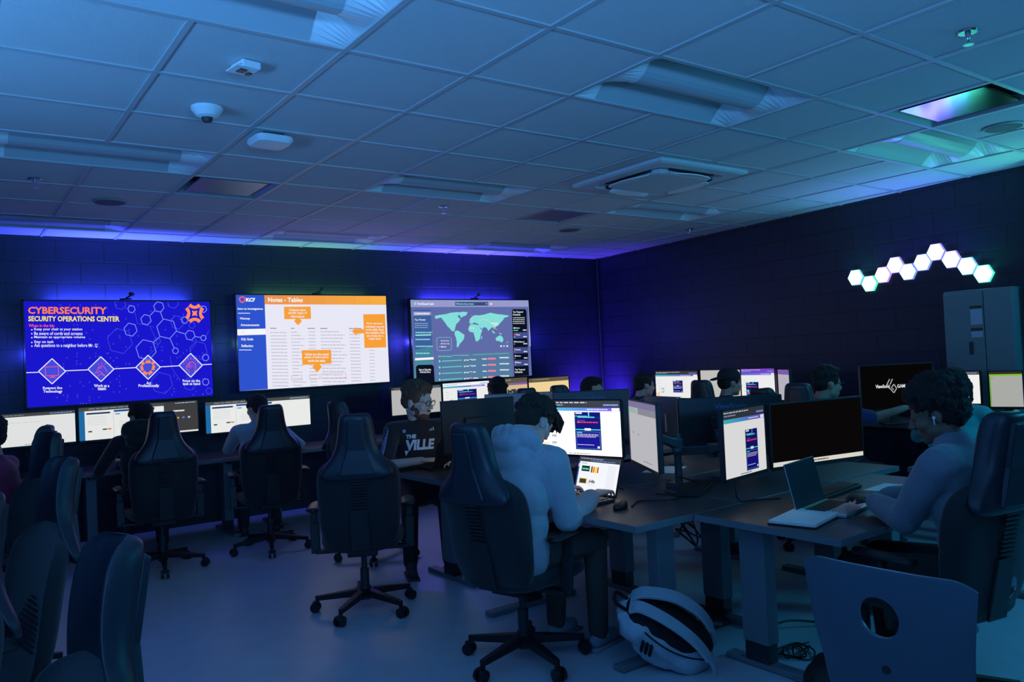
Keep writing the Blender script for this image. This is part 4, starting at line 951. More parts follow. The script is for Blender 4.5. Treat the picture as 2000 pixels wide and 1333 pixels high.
    if hair == 'messy':
        rr = random.Random(9); hv = .005; ds = .004
        for i in range(150):
            a = rr.uniform(-PI, PI); e = rr.uniform(-.1, 1.35); c0 = V((-.02+.095*math.cos(e)*math.cos(a), .08*math.cos(e)*math.sin(a), .05+.083*math.sin(e)))
            if c0.x > .05 and c0.z < .055: c0.z = .07
            dr = V((.5*math.cos(a)+.55, .35*math.sin(a), -.75+rr.uniform(-.2, .3))).normalized(); ln = rr.uniform(.02, .045)*(1.25 if c0.x > .03 else .8)
            n_ = V((math.cos(a)*math.cos(e), math.sin(a)*math.cos(e), math.sin(e)))
            b0 = c0; m0 = c0+n_*.014+dr*ln*.5; e0 = c0+n_*.010+dr*ln
            hb.cap(H(*b0), .012*hk, H(*m0), .009*hk, 6); hb.cap(H(*m0), .009*hk, H(*e0), .0035*hk, 6)
        for i in range(14):     # fringe falling over the forehead
            yy_ = -.055+.11*i/13; b0 = V((.062, yy_, .095)); m0 = V((.112, yy_*1.1, .065+rr.uniform(-.01, .01))); e0 = V((.118+rr.uniform(-.006, .012), yy_*1.15, .012+rr.uniform(-.012, .02)))
            hb.cap(H(*b0), .014*hk, H(*m0), .010*hk, 6); hb.cap(H(*m0), .010*hk, H(*e0), .0035*hk, 6)
    if hair == 'afro':
        E_(hb, (-.030, 0, .070), (.112, .104, .088)); E_(hb, (-.060, 0, .010), (.078, .092, .085)); E_(hb, (-.01, 0, .105), (.098, .092, .062))
        rr = random.Random(11); ds = .012; hv = .007
        for i in range(260):
            a, e = rr.uniform(0, 2*PI), rr.uniform(-.35, 1.5); c_ = (-.028+.112*math.cos(e)*math.cos(a), .104*math.cos(e)*math.sin(a), .072+.092*math.sin(e))
            if c_[0] > .02 and c_[2] < .095: continue
            E_(hb, c_, (.016, .016, .016))
    if hair == 'dreads':
        E_(hb, (-.02, 0, .055), (.106, .09, .085)); rr = random.Random(4); hv = .006
        for i in range(46):
            a = PI*(.28+1.44*i/45)+rr.uniform(-.05, .05); r0 = .088; p = V((-.02+r0*math.cos(a), .08*math.sin(a), .06)); q_ = V((-.02+(r0+.03)*math.cos(a), .105*math.sin(a), rr.uniform(-.01, .02))); r_ = V((-.03+(r0+.03)*math.cos(a), .11*math.sin(a), -.06-rr.uniform(0, .05)))
            hb.cap(H(*p), .014, H(*q_), .011, 6); hb.cap(H(*q_), .011, H(*r_), .007, 6)
    hro = blob(hb, 'hair', hm, root, hv, 1, disp=ds*hk, dscale=55)
    if hair == 'cap':
        c = MB(); c.ell(H(-.015, 0, .062), (.106*hk, .090*hk, .082*hk), HR); L = []
        c.build('cap', mat('cap_cloth', (.012, .012, .016), .8), root, smooth=True)
        c = MB(); pts = [(-.10+.0, -.07, .045), (-.15, -.065, .03), (-.185, -.03, .02), (-.185, .03, .02), (-.15, .065, .03), (-.10, .07, .045)]
        c.prism([H(*p) for p in pts], HR @ V((0, 0, .008))); c.build('cap_brim', mat('cap_cloth', (.012, .012, .016), .8), root)
    if vox < .0095 or glasses:
        for s in (-1, 1): MB().ell(H(.0835, s*.031, .010), (.006*hk, .010*hk, .0035*hk), HR, 10, 6).build('eye', mat('eye_dark', (.02, .015, .012), .2), root, smooth=True)
    if glasses:
        g = MB()
        for s in (-1, 1):
            pts = [H(.103-.006*abs(math.cos(2*PI*i/14)), s*.032+.024*math.cos(2*PI*i/14), .010+.018*math.sin(2*PI*i/14)) for i in range(15)]; g.tube(pts, .0023*hk, 5); g.tube([H(.099, s*.056, .016), H(.0, s*.079, .012)], .002*hk, 5)
        g.tube([H(.104, -.009, .014), H(.104, .009, .014)], .0022*hk, 5); g.build('glasses', BLACK, root)
    if beard:
        g = MB(); E_(g, (.042, 0, -.080), (.050, .047, .035)); E_(g, (.074, 0, -.088), (.022, .026, .023)); 
        for s in (-1, 1): E_(g, (.022, s*.047, -.054), (.034, .016, .034)); E_(g, (.002, s*.060, -.030), (.014, .008, .026)); 
        g.cap(H(.092, -.020, -.043), .006*hk, H(.092, .020, -.043), .006*hk, 8)
        blob(g, 'beard', mat('beard_hair', (.12, .055, .032), .8, bump=.6, scale=300), root, .005, 1, disp=.003, dscale=90)
    if earbud:
        s = earbud; g = MB(); g.ell(H(.006, s*.089, -.004), (.007, .005, .007)); g.cap(H(.008, s*.091, -.008), .0026, H(.014, s*.090, -.030), .0024, 8); g.build('earbud', WHITEP, root, smooth=True)
    root['_nb'] = 0
    return root, body, shirt, dict(ch=ch, nb=nb, sh=sh, H=H, arms=arms, hc=hc)
def project_text(parts, shirt, origin, right, up, fwd, parent, name, m, dist=.004):
    """lay flat lettering on the cloth below it by casting it along -fwd"""
    bvh = BVHTree.FromPolygons([v.co for v in shirt.data.vertices], [tuple(p.vertices) for p in shirt.data.polygons]); mb = MB()
    for pts, fs in parts:
        bm = bmesh.new(); vv = [bm.verts.new((u, v, 0)) for u, v in pts]
        for f in fs:
            try: bm.faces.new([vv[i] for i in f])
            except ValueError: pass
        bmesh.ops.triangulate(bm, faces=bm.faces); bmesh.ops.subdivide_edges(bm, edges=[e for e in bm.edges if e.calc_length() > .02], cuts=2)
        bm.verts.index_update(); P = []
        for v in bm.verts:
            p = origin+right*v.co.x+up*v.co.y; h = bvh.ray_cast(p+fwd*.4, -fwd); P.append((h[0] if h[0] else p)+fwd*dist)
        mb._add(P, [tuple(v.index for v in f.verts) for f in bm.faces]); bm.free()
    return mb.build(name, m, parent)

# the person in the pale hoodie
def loc(root_xy, rz, p):      # world -> person frame
    dx, dy = p[0]-root_xy[0], p[1]-root_xy[1]; return (dx*math.cos(rz)+dy*math.sin(rz), -dx*math.sin(rz)+dy*math.cos(rz), p[2])
X1, Z1 = (.86, .14), R(12)
P1 = person('person in a pale blue hoodie bent over a laptop, messy dark hair', *X1, Z1, seat=.49, l=(2, 22, 30), head=(38, -6, 0), hands=(loc(X1, Z1, (1.30, .06, .79)), loc(X1, Z1, (1.28, .34, .79))),
   poles=((-1, -.12, -.7), (-1, .3, -.7)), skin='pale', bulk=.016, top=(.38, .41, .45), pants=(.075, .065, .058), hair='messy', haircol=(.030, .018, .011), hood=True, vox=.0065, earbud=-1, k=1.03, shoe=(.3, .33, .4))
X2, Z2 = (1.965, -1.495), R(94)
P2 = person('person in a grey blue sweatshirt typing on a silver laptop, dark afro hair', *X2, Z2, seat=.48, l=(4, 10, 24), head=(20, 20, 0), hands=(loc(X2, Z2, (2.13, -1.03, .80)), loc(X2, Z2, (1.97, -1.06, .80))),
   poles=((-.5, -.7, -.6), (-.5, .55, -.8)), skin='brown', bulk=.012, top=(.17, .19, .24), pants=(.02, .02, .02), hair='afro', haircol=(.008, .006, .005), vox=.0065, earbud=1, k=1.04, headk=.96)
X3, Z3 = (1.58, 2.40), R(-112)
P3 = person('bearded person with glasses in a black jersey lettered THE VILLE, looking to the right', *X3, Z3, seat=.45, l=(6, 10, 14), head=(10, 52, 0), hands=(loc(X3, Z3, (1.42, 2.06, .80)), loc(X3, Z3, (1.66, 1.98, .80))),
   poles=((-.1, -1, -.5), (-.1, 1, -.5)), skin='pale', top=(.012, .012, .015), pants=(.02, .02, .025), hair='curly', haircol=(.15, .075, .042), sleeves='short', vox=.008, glasses=True, beard=True, k=1.10, headk=1.06)
def jersey():
    root, body, shirt, d = P3; o = d['ch'].lerp(d['nb'], .25); F = Vector((1, 0, .08)).normalized(); Rt = Vector((0, 1, 0)); U = Vector((0, 0, 1)); parts = []
    for t, x0, x1, y0, y1, sk in (('THE', -.105, -.03, .055, .085, .1), ('VILLE', -.115, .105, -.035, .045, .12)):
        g, fs = text_geo(t, .05); parts.append(([(x0+(x1-x0)*u+sk*(y1-y0)*v, y0+(y1-y0)*v) for u, v in g], fs))
    parts.append(([(-.108, -.075), (-.085, -.035), (-.115, -.035)], [(0, 1, 2)]))
    project_text(parts, shirt, o, Rt, U, F, shirt, 'lettering', mat('jersey_print', (.70, .82, .95), .5))
    parts = [([(.075+.014*i, .105), (.083+.014*i, .105), (.068+.014*i+.014, .115+.008*i), (.060+.014*i+.014, .115+.008*i)], [(0, 1, 2, 3)]) for i in range(3)]
    project_text(parts, shirt, o, Rt, U, F, shirt, 'striped_badge', mat('jersey_badge', (.6, .62, .65), .5))
    parts = [([(-.125, .105), (-.115, .098), (-.103, .105), (-.103, .125), (-.127, .125)], [(0, 1, 2, 3, 4)])]
    project_text(parts, shirt, o, Rt, U, F, shirt, 'crest_badge', mat('jersey_crest', (.15, .4, .6), .5))
    bvh = BVHTree.FromPolygons([v.co for v in shirt.data.vertices], [tuple(p.vertices) for p in shirt.data.polygons])
    for i, m in ((0, mat('jersey_stripe', (.45, .40, .75), .5)),):
        s_, e, w = d['arms'][0]; ax = (e-s_); mb = MB()
        for j in range(9):
            c0 = s_+ax*(.02+.095*j); pts = []
            for a in range(12):
                th = -1.6+3.0*a/11; dirn = (Vector((math.cos(th), -math.sin(th)*0-.6, math.sin(th)*.9))).normalized(); c = c0+ax*.10*math.sin(th)
                h = bvh.ray_cast(c+dirn*.3, -dirn); pts.append((h[0] if h[0] else c+dirn*.06)+dirn*.001)
            mb.tube(pts, .0022, 4)
        mb.build('sleeve_stripes', m, shirt)
jersey()
# people around the room
person('person in a dark hooded top at the ultrawide monitor under the leftmost wall screen', -.10, 3.90, R(80), l=(8, 14, 14), head=(5, 30, 0), hands=((.42, -.22, .80), (.42, .22, .80)), top=(.012, .013, .016), hood=True, skin='tan', hair='short', haircol=(.012, .009, .007), vox=.013, headk=1.05)
person('person in a pale blue top seated with elbows out under the middle wall screen', .85, 3.93, R(75), l=(6, 14, 20), head=(8, 34, 0), hands=((.46, -.40, .80), (.40, .10, .98)), poles=((-.3, -.8, -.8), (-.2, .7, -.9)), top=(.34, .40, .46), skin='pale', hair='short', haircol=(.025, .017, .012), vox=.012, k=1.0)
person('person with short dark hair seen from behind in front of the yellow monitors', 3.02, 3.30, R(70), l=(8, 14, 14), hands=((.45, -.14, .82), (.45, .14, .82)), top=(.014, .014, .016), skin='tan', hair='curly', haircol=(.010, .008, .007), vox=.013, headk=1.12)
person('person of whom only the dark hair shows above the monitor with grey brand lettering', 3.31, 2.42, R(-90), l=(8, 14, 14), hands=((.42, -.14, .80), (.42, .14, .80)), top=(.02, .02, .03), skin='tan', hair='short', haircol=(.010, .008, .007), vox=.013, legs=True, headk=1.1)
person('person with glasses in profile by the leftmost monitor of the right wall', 4.24, 2.72, R(-20), l=(5, 12, 18), head=(6, 0, 0), hands=((.42, -.14, .95), (.42, .14, .95)), top=(.015, .016, .02), skin='pale', hair='short', haircol=(.03, .02, .015), glasses=True, vox=.012)
person('person wearing a dark cap backwards, facing the purple topped monitor', 4.32, 1.72, R(-22), l=(5, 12, 18), head=(4, 0, 0), hands=((.42, -.14, .95), (.42, .14, .95)), top=(.012, .012, .014), skin='tan', hair='cap', haircol=(.012, .009, .007), vox=.012, k=1.03)
XA, ZA = (4.05, .62), R(-35)
person('person with glasses in a blue shirt reaching one arm forward', *XA, ZA, l=(8, 14, 20), head=(6, 6, 0), hands=(loc(XA, ZA, (4.45, .08, 1.0)), loc(XA, ZA, (4.50, .50, .95))), top=(.03, .06, .20), skin='tan', sleeves='short', hair='curly', haircol=(.014, .010, .008), glasses=True, vox=.012, k=1.05)
person('person with dark locs in a teal shirt facing the monitor before the grey cabinet', 4.22, -.36, R(10), l=(5, 14, 18), head=(4, 0, 0), hands=((.40, -.16, .95), (.40, .16, .95)), top=(.06, .42, .42), skin='brown', hair='dreads', haircol=(.008, .006, .005), vox=.012)
person('dark haired person in a crimson top cut off by the left edge', -1.10, 2.84, R(150), l=(4, 8, 12), hands=((.42, -.14, .82), (.42, .14, .82)), top=(.3, .012, .06), skin='tan', hair='curly', haircol=(.010, .008, .007), vox=.013)
# ================================================================ MONITORS PLACED
gW = 'monitors on the desks along the back wall'
monitor('white monitor screen at the left edge under the leftmost wall screen', -.79, 4.56, 1.117, .61, .265, 0, lambda cv: scr_white(cv), gW, .92)
monitor('ultrawide monitor whose right third shows a dark grey page, under the leftmost wall screen', .022, 4.55, 1.123, .96, .278, 0, lambda cv: scr_doc(cv, dark=.70), gW, .92)
monitor('ultrawide white monitor under the middle wall screen', 1.071, 4.55, 1.092, 1.0, .287, 0, lambda cv: scr_doc(cv), gW, .95)
monitor('greyish white monitor behind the head of the bearded person', 2.78, 4.55, 1.105, .61, .295, 0, lambda cv: scr_white(cv, (200, 200, 200)), gW, .8)
monitor('white monitor with a blue page in front of the person under the world map', 3.42, 4.55, 1.115, .62, .29, 0, lambda cv: scr_canvas(cv, 3, (.30, .28, .72, 1.0), head=(240, 242, 245)), gW, 1.0)
monitor('narrow sand yellow monitor with a dark poster, under the world map', 4.045, 4.55, 1.10, .475, .34, 0, lambda cv: scr_yellow(cv, True), gW, .85)
monitor('pale yellow monitor at the right end of the back wall row', 4.615, 4.55, 1.105, .62, .29, 0, lambda cv: scr_yellow(cv), gW, .9)
gI2 = 'monitors of the middle island'
monitor('large bright monitor showing a dark blue poster, in front of the hoodie wearer', 1.80, .724, 1.064, .60, .335, -76, lambda cv: scr_canvas(cv, 1, (.44, .21, .76, .90)), gI2, 1.4)
monitor('grey white monitor seen at a slant, turned towards the hoodie wearer', 1.627, .011, 1.078, .543, .335, -120, lambda cv: scr_grey(cv), gI2, 1.1, stand=None)
monitor('slanted monitor with a tall blue poster, left of the silver laptop', 1.911, -.429, 1.037, .416, .335, 9, lambda cv: scr_canvas(cv, 2, (.50, .33, .80, .95), small=False), gI2, .82, stand=None)
monitor('wide nearly black monitor with a white task bar along its bottom', 2.488, -.468, 1.034, .676, .335, -10, lambda cv: scr_dark(cv), gI2, .9)
monitor('blue tinted monitor back with faint brand lettering behind the slanted poster monitor', 2.63, .24, 1.035, .64, .33, 144, scr_white, gI2, .9, stand=None, logo=[('ViewSonic', -.10, .10, .098, .132)], logo_col=(70, 100, 150))
monitor('monitor back with grey brand lettering just behind the bright poster monitor', 2.262, 1.13, 1.09, .52, .33, 146, scr_white, gI2, .9, logo=[('ViewSonic', -.10, .10, .112, .142)], logo_col=(72, 86, 112))
monitor('mauve grey back of a turned monitor between the two lettered monitor backs', 2.67, .84, 1.04, .36, .30, 80, scr_white, gI2, .9, back=CASEP)
monitor('mauve grey monitor back right above the hoodie wearer', 2.13, 1.80, 1.085, .50, .31, 144, scr_white, gI2, .7, back=CASEP)
monitor('plain dark brown monitor back left of the hoodie wearer', 1.57, 1.52, 1.07, .53, .34, 172, scr_white, gI2, .6)
gR2 = 'monitors on the desks along the right wall'; RZ = .86
monitor('white monitor with a small blue poster, leftmost on the right wall', 5.0, 2.84, 1.142, .6, .285, -90, lambda cv: scr_canvas(cv, 4, (.42, .35, .65, .80), head=(60, 58, 56)), gR2, 1.0, base_z=RZ)
monitor('grey white monitor behind the person in the backward cap', 5.0, 2.25, 1.15, .5, .275, -90, lambda cv: sample_on(cv, (200, 200, 196)), gR2, .9, base_z=RZ)
monitor('purple topped monitor right of the person in the backward cap', 5.0, 1.795, 1.135, .385, .32, -90, lambda cv: scr_canvas(cv, 5, (.14, .4, .52, .95), head=(120, 70, 200), bar=((70, 110, 210), (130, 120, 230))), gR2, 1.0, base_z=RZ)
monitor('dimmer purple topped monitor behind an empty chair', 4.98, 1.49, 1.14, .29, .285, -125, lambda cv: (sample_on(cv, (190, 186, 200)), cv.rect(0, 0, 1, .16, (130, 96, 180), 1)), gR2, .9, base_z=RZ)
monitor('white monitor with an orange button behind the person with locs', 5.0, .03, 1.121, .5, .245, -90, lambda cv: scr_orange(cv), gR2, 1.0, base_z=RZ)
monitor('green topped grey monitor at the right edge before the cabinet', 4.99, -.405, 1.11, .21, .26, -76, lambda cv: scr_green(cv), gR2, .95, base_z=RZ)
monitor('black screen showing white brand lettering with a zigzag emblem, beside the person in blue', 4.62, .22, 1.15, .56, .34, -36, lambda cv: scr_splash(cv), gR2, 1.0, base_z=RZ)

# ---- monitor arms on the island
def arm(label, base, tips, z=DZ):
    root = tag(empty('articulated_monitor_stand', (base[0], base[1], z)), label, 'monitor stand', 'jointed monitor stands of the island'); B = Vector((base[0], base[1], z))
    AM = mat('arm_enamel', (.09, .12, .13), .35)
    m = MB(); m.box((0, 0, .012), (.12, .10, .024)); m.cone((0, 0, .02), .022, (0, 0, .30), .022, 16); m.build('post', AM, root)
    for j, tp in enumerate(tips):
        t = Vector(tp)-B; a = Vector((0, 0, .24-.04*j)); mid = (a+t)/2+Vector((0, 0, -.02)); mid += Vector((-(t.y), t.x, 0)).normalized()*.05
        l = MB(); l.cone(a-Vector((0, 0, .02)), .034, a+Vector((0, 0, .03)), .034, 16); l.bar(a, mid, .055, .045); l.cone(mid-Vector((0, 0, .04)), .03, mid+Vector((0, 0, .035)), .03, 14); lo = l.build('lower_link', AM, root, bevel=.004)
        l = MB(); l.bar(mid, t, .05, .05, .035, .035); l.build('upper_link', AM, lo, bevel=.006)
        MB().box(t, (.05, .05, .09)).build('mount_head', DSTEEL, lo, bevel=.004)
    return root
arm('jointed monitor stand holding the slanted monitors, its green lit base clamped between the desks', (2.05, .16), ((1.688, -.028, 1.06), (1.905, -.37, 1.03)))
arm('thick tilted jointed stand crossing behind the slanted poster monitor', (2.38, .10), ((2.60, .20, 1.03),))

# ================================================================ THINGS ON THE DESKS
def laptop(label, cx, cy, yaw, w, d, h, open_, content, gain=1.0, z=DZ, keys=True, m=ALU, lid=None):
    """hinge centre at cx, cy; the screen faces local -y, the base reaches to -y"""
    root = tag(empty('laptop', (cx, cy, z), R(yaw)), label, 'laptop', 'laptops')
    MB().box((0, -d/2, .009), (w, d, .016)).build('base', m, root, bevel=.003)
    if keys:
        mb = MB()
        for r in range(5):
            for c in range(14): mb.box((-w*.42+w*.84*(c+.5)/14, -.035-.019*r, .0185), (w*.84/14-.003, .0155, .003))
        mb.build('keyboard', BLACK, root); MB().box((0, -d+.045, .0173), (.11, .06, .001)).build('touchpad', mat('touchpad', (.4, .42, .44), .3, metal=.5), root)
    T = Matrix.Translation((0, .002, .016)) @ Matrix.Rotation(-R(open_-90), 4, 'X')
    lidm = MB().box((0, .005, h/2), (w, .006, h)).build('lid', lid or m, root, bevel=.002); lidm.matrix_local = T
    MB().box((0, .0012, h/2), (w-.004, .002, h-.004)).build('screen_bezel', BLACK, lidm)
    cv = Canvas(w-.016, h-.022, gain=gain); content(cv); cv.build(lidm, (0, -.0005, h/2+.003))
    return root
def scr_lap(cv):
    sample_on(cv, (214, 216, 222)); cv.rect(0, 0, 1, .14, (52, 56, 66), 1); cv.dots(.05, .05, .6, .02, (150, 160, 175), 2); cv.dots(.3, .1, .9, .02, (90, 130, 200), 2)
    cv.rect(0, .14, .035, 1, (30, 60, 130), 2); cv.rect(.01, .2, .025, .3, (220, 225, 230), 3); cv.dots(.08, .19, .22, .02, (120, 125, 135), 2)
    cv.rect(.10, .26, .30, .42, (24, 40, 44), 3); cv.rect(.12, .33, .28, .37, (70, 200, 160), 4); cv.rect(.33, .30, .52, .44, (232, 200, 90), 3); [cv.rect(.34+.05*i, .26+.01*(i % 2), .37+.05*i, .44, [(60, 40, 60), (200, 80, 70), (240, 190, 60), (140, 60, 90)][i], 4) for i in range(4)]
    cv.rect(.08, .62, .28, .78, (206, 176, 80), 3); cv.rect(.10, .64, .26, .76, (50, 52, 50), 4); cv.text('{', .31, .66, .325, .78, (30, 32, 40), 4); cv.text('HIt', .345, .65, .48, .74, (30, 32, 40), 4, .04); cv.dots(.35, .79, .48, .012, (170, 172, 180), 3)
    for k in range(16): cv.dots(.74, .22+.045*k, .93, .012, (180, 184, 194), 3, k)
    cv.dots(.4, .965, .7, .018, (110, 115, 125), 3)
laptop('open laptop with a white page, under the hands of the hoodie wearer', 1.466, .25, -86, .325, .225, .215, 108, scr_lap, 1.35, m=mat('laptop_dark', (.09, .095, .10), .4, metal=.4), lid=BLACK)
laptop('open silver laptop with a dark reflective screen, beside the white notebook', 1.975, -.75, 11, .335, .225, .215, 103, lambda cv: None, 1.0)
def _glossy():
    for o in list(bpy.data.objects):
        if o.name.startswith('laptop') and 'silver' in o.get('label', ''):
            l = [c for c in bpy.data.objects if c.parent == o and c.name.startswith('lid')][0]
            MB().box((0, -.0002, .2150/2), (.322, .001, .200)).build('screen', mat('dark_screen_glass', (.03, .05, .055), .18, spec=.9), l)
_glossy()
laptop('closed looking dark laptop back in front of the bearded person', 1.60, 1.92, 178, .34, .235, .22, 115, lambda cv: sample_on(cv, (225, 225, 220)), 1.0, m=BLACK, lid=BLACK)
# notebook
root = tag(empty('notebook', (1.72, -.885, DZ), R(13)), 'open white notebook lying at the front corner of the near desk', 'notebook')
MB().box((0, 0, .004), (.33, .215, .006)).build('cover', mat('cover_dark', (.02, .02, .025), .5), root, bevel=.002)
mb = MB(); 
for i in range(3): mb.box((-.004+.003*i, .002*i, .009+.0035*i), (.315, .205, .003))
mb.build('pages', PAPER, root, bevel=.001)
mb = MB()
for i in range(14): mb.cone((.163, -.095+.0146*i, .014), .006, (.163, -.092+.0146*i, .014), .006, 8)
mb.build('spiral', DSTEEL, root)
def mouse(label, x, y, rz, z=DZ):
    root = tag(empty('computer_mouse', (x, y, z), R(rz)), label, 'mouse', 'computer mice'); mb = MB(); mb.loft([[(.058*c*math.cos(2*PI*k/20), .031*c*math.sin(2*PI*k/20), zz+.006*math.cos(2*PI*k/20)*(zz > .02)) for k in range(20)] for c, zz in ((.9, .001), (1, .006), (1, .018), (.85, .03), (.5, .037))])
    mb.build('shell', BLACK, root, smooth=True); MB().cone((.02, -.003, .034), .007, (.02, .003, .034), .007, 12).build('wheel', DSTEEL, root)
mouse('black mouse right of the hoodie wearer\'s laptop', 1.362, -.07, 20); mouse('black mouse behind the silver laptop', 2.22, -.62, 90)
def keyboard(label, x, y, rz, z=DZ):
    root = tag(empty('keyboard', (x, y, z), R(rz)), label, 'keyboard', 'keyboards'); MB().box((0, 0, .009), (.44, .135, .016)).build('case', BLACK, root, bevel=.003); mb = MB()
    for r in range(5):
        for c in range(20): mb.box((-.205+.0215*c, -.045+.0215*r, .019), (.0185, .0185, .008))
    mb.build('keys', DPLAST, root)
keyboard('black keyboard lying behind the silver laptop', 2.38, -.60, 8); keyboard('black keyboard below the bright poster monitor', 1.60, .52, -80)
keyboard('black keyboard on the inner desk by the slanted grey monitor', 2.0, .0, 30); keyboard('black keyboard under the ultrawide monitor in the left', .02, 4.38, 0); keyboard('black keyboard under the ultrawide white monitor', 1.05, 4.38, 0)
root = tag(empty('paper', (2.62, -.78, DZ)), 'sheet of paper on the desk right of the silver laptop', 'paper'); MB().box((0, 0, .001), (.36, .20, .002), Matrix.Rotation(R(5), 3, 'Z')).build('sheet', PAPER, root)
root = tag(empty('paper', (2.46, .66, DZ)), 'white papers on the inner island desk behind the jointed monitor stand', 'paper'); MB().box((0, 0, .001), (.30, .21, .002), Matrix.Rotation(R(25), 3, 'Z')).build('sheet', PAPER, root)
root = tag(empty('phone', (1.62, .40, DZ), R(20)), 'white crumpled wrapper under the bright poster monitor', 'wrapper'); root.name = 'wrapper'
mb = MB(); rr = random.Random(2)
for i in range(9): mb.box((rr.uniform(-.05, .05), rr.uniform(-.05, .05), .012), (.06, .035, .002), Matrix.Rotation(rr.uniform(-.4, .4), 3, 'X') @ Matrix.Rotation(rr.uniform(0, 3), 3, 'Z'))
mb.build('foil', PAPER, root)
# ---- cables
CAB = mat('cable_black', (.012, .012, .014), .4)
def cable(label, pts, r=.0045, grp='loose cables'):
    o = MB().tube(curve_pts(pts, 6), r, 6).build('cable', CAB, smooth=True); tag(o, label, 'cable', grp); return o
cable('black cable looped on the desk around the green lit arm base', [(1.76, .06, .736), (1.84, -.02, .737), (1.95, .05, .78), (2.02, .12, .79), (2.1, .0, .737), (2.2, .12, .737), (2.1, .3, .737)])
cable('black cable hanging from the slanted poster monitor to the desk', [(1.86, -.39, .90), (1.85, -.40, .80), (1.87, -.41, .738), (1.95, -.45, .737), (2.05, -.52, .737)])
cable('black cable running over the island desk behind the mouse', [(1.42, -.09, .737), (1.55, -.02, .737), (1.68, -.12, .737), (1.8, -.05, .737), (1.86, .1, .737)])
cable('thin dark cable curving behind the large bright monitor', [(1.74, .3, .737), (1.72, .42, .76), (1.8, .5, .737), (1.84, .6, .80), (1.84, .7, .9)], .004)
rr = random.Random(12)
def bundle(label, c, s, n, seed):
    rr = random.Random(seed); m = MB(); pts = []
    for i in range(n): a = i*1.9+rr.uniform(-.5, .5); pts.append((c[0]+s[0]*math.cos(a)*rr.uniform(.4, 1), c[1]+s[1]*math.sin(a)*rr.uniform(.4, 1), max(.006, c[2]+s[2]*rr.uniform(-1, 1))))
    o = m.tube(curve_pts(pts, 6), .0042, 6).build('cable', CAB, smooth=True); tag(o, label, 'cable', 'loose cables')
bundle('bundle of black cables hanging under the near desk left of its column', (1.60, -.30, .60), (.05, .08, .09), 16, 3)
bundle('coiled black cables lying on the floor right of the near desk column', (1.98, -.62, .012), (.14, .12, .008), 14, 5)
bundle('tangle of dark cables on the floor under the middle of the island', (1.95, -.10, .05), (.16, .18, .045), 18, 8)
cable('black cable arching from the floor behind the white backpack', [(1.72, .18, .006), (1.66, .16, .10), (1.60, .12, .20), (1.56, .06, .10), (1.56, .0, .006)], .006)
cable('black cable on the floor by the far foot of the near desk', [(1.85, -.55, .008), (2.0, -.42, .03), (2.2, -.40, .05), (2.4, -.5, .02), (2.5, -.62, .008)], .006)
# ---- backpack, slumped against the desk foot; axis runs from its top (left) down to its bottom (right)
root = tag(empty('backpack', (1.42, -.30, 0), 0), 'white and black backpack slumped on the floor beside the island desk', 'backpack')
BPW = mat('backpack_white', (.55, .62, .68), .7, bump=.25, scale=60); BPK = mat('backpack_black', (.012, .012, .014), .8, bump=.2, scale=90)
A_ = Vector((.81*.86, -.59*.86, -.51)).normalized(); W_ = Vector((-.59, -.81, 0)); W_ = (W_-A_*W_.dot(A_)).normalized(); N_ = A_.cross(W_).normalized()
if N_.z < 0: N_ = -N_
W_ = N_.cross(A_).normalized()
if W_.dot(Vector((-.59, -.81, 0))) < 0: W_ = -W_
# lean the back panel towards the camera
q_ = Matrix.Rotation(R(-32), 3, A_); Nn = q_ @ N_
if Nn.dot(Vector((-.59, -.81, 0))) < N_.dot(Vector((-.59, -.81, 0))): q_ = Matrix.Rotation(R(32), 3, A_)
N_ = q_ @ N_; W_ = q_ @ W_
RT = Matrix((A_, W_, N_)).transposed(); O_ = Vector((-.03, -.03, .18)); BQ = lambda a, b, c: O_ + A_*a + W_*b + N_*c
mb = MB(); mb.ell(BQ(-.02, 0, -.02), (.25, .15, .095), RT); mb.ell(BQ(.10, 0, -.03), (.15, .155, .10), RT); mb.ell(BQ(-.14, 0, -.02), (.11, .14, .10), RT); mb.ell(BQ(.0, .03, -.09), (.16, .11, .06), RT)
blob(mb, 'main_body', BPW, root, .008, 4, .009, 13)
mb = MB(); mb.ell(BQ(0, 0, .035), (.225, .125, .06), RT); mb.ell(BQ(-.15, 0, .02), (.09, .11, .07), RT); blob(mb, 'back_panel', BPK, root, .008, 3)
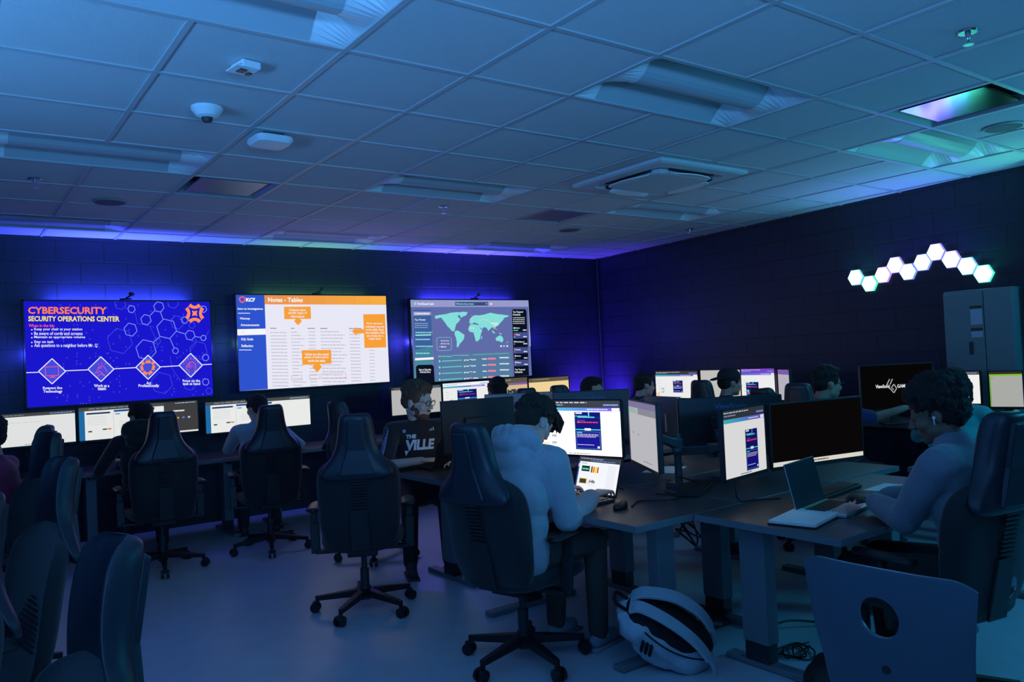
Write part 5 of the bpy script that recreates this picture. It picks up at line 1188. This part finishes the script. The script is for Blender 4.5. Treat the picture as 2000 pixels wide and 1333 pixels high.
for b0, h_, w_s in ((.085, .075, .034), (-.055, .10, .036)):
    cp = curve_pts([BQ(-.23, b0*.5, .05), BQ(-.19, b0*.7, .105), BQ(-.05, b0, h_+.055), BQ(.10, b0*1.15, h_+.03), BQ(.22, b0*1.3, .045), BQ(.25, b0*1.3, .0)], 7); L = []
    for i, p in enumerate(cp):
        t = (cp[min(i+1, len(cp)-1)]-cp[max(i-1, 0)]).normalized(); n_ = t.cross(W_).normalized(); w = w_s if i < len(cp)*.72 else w_s*.5
        L.append([p+W_*w+n_*.008, p+W_*w-n_*.008, p-W_*w-n_*.008, p-W_*w+n_*.008])
    MB().loft(L).build('shoulder_strap', BPW, root, bevel=.004)
MB().tube(curve_pts([BQ(-.24, -.035, .02), BQ(-.30, -.03, .03), BQ(-.30, .03, .03), BQ(-.24, .035, .02)], 6), .009, 8).build('grab_handle', BPK, root, smooth=True)
mb = MB()
for i in range(3): mb.bar(BQ(-.12+.022*i, .146, .005-.0), BQ(-.10+.022*i, .150, -.055), .010, .014)
mb.build('three_stripe_mark', BPK, root)
MB().tube([BQ(-.2+.4*i/14, .135*math.sin(PI*(.18+.64*i/14))+.01, .03) for i in range(15)], .004, 6).build('zip', BPK, root)
# hem bag on the floor at the very bottom, beside the shell chair
root = tag(empty('bag', (1.62, -1.02, 0), R(20)), 'small dark lumpy bag on the floor left of the shell chair', 'bag')
mb = MB(); mb.ell((0, 0, .085), (.12, .10, .085)); mb.ell((.05, .02, .12), (.06, .06, .06)); blob(mb, 'body', mat('bag_dark', (.03, .018, .018), .6, bump=.3, scale=50), root, .009, 3, .008, 14)
mb = MB(); mb.tube(curve_pts([(-.04, -.09, .12), (-.02, -.11, .17), (.03, -.1, .18), (.06, -.08, .14)], 5), .006, 6); mb.build('strap', BPK, root, smooth=True)
# red power lamp on a strip
root = tag(empty('power_adapter', (-.02, 4.36, DZ), 0), 'small black hub with a white lit button on the desk under the leftmost wall screen', 'power hub'); root.location = (.33, 4.36, DZ)
MB().box((0, 0, .02), (.12, .05, .04)).build('casing', BLACK, root, bevel=.004); MB().ell((0, -.026, .025), (.008, .004, .008)).build('button_light', emat((.9, .95, 1), 3), root)

bpy.data.scenes.remove(TMP)
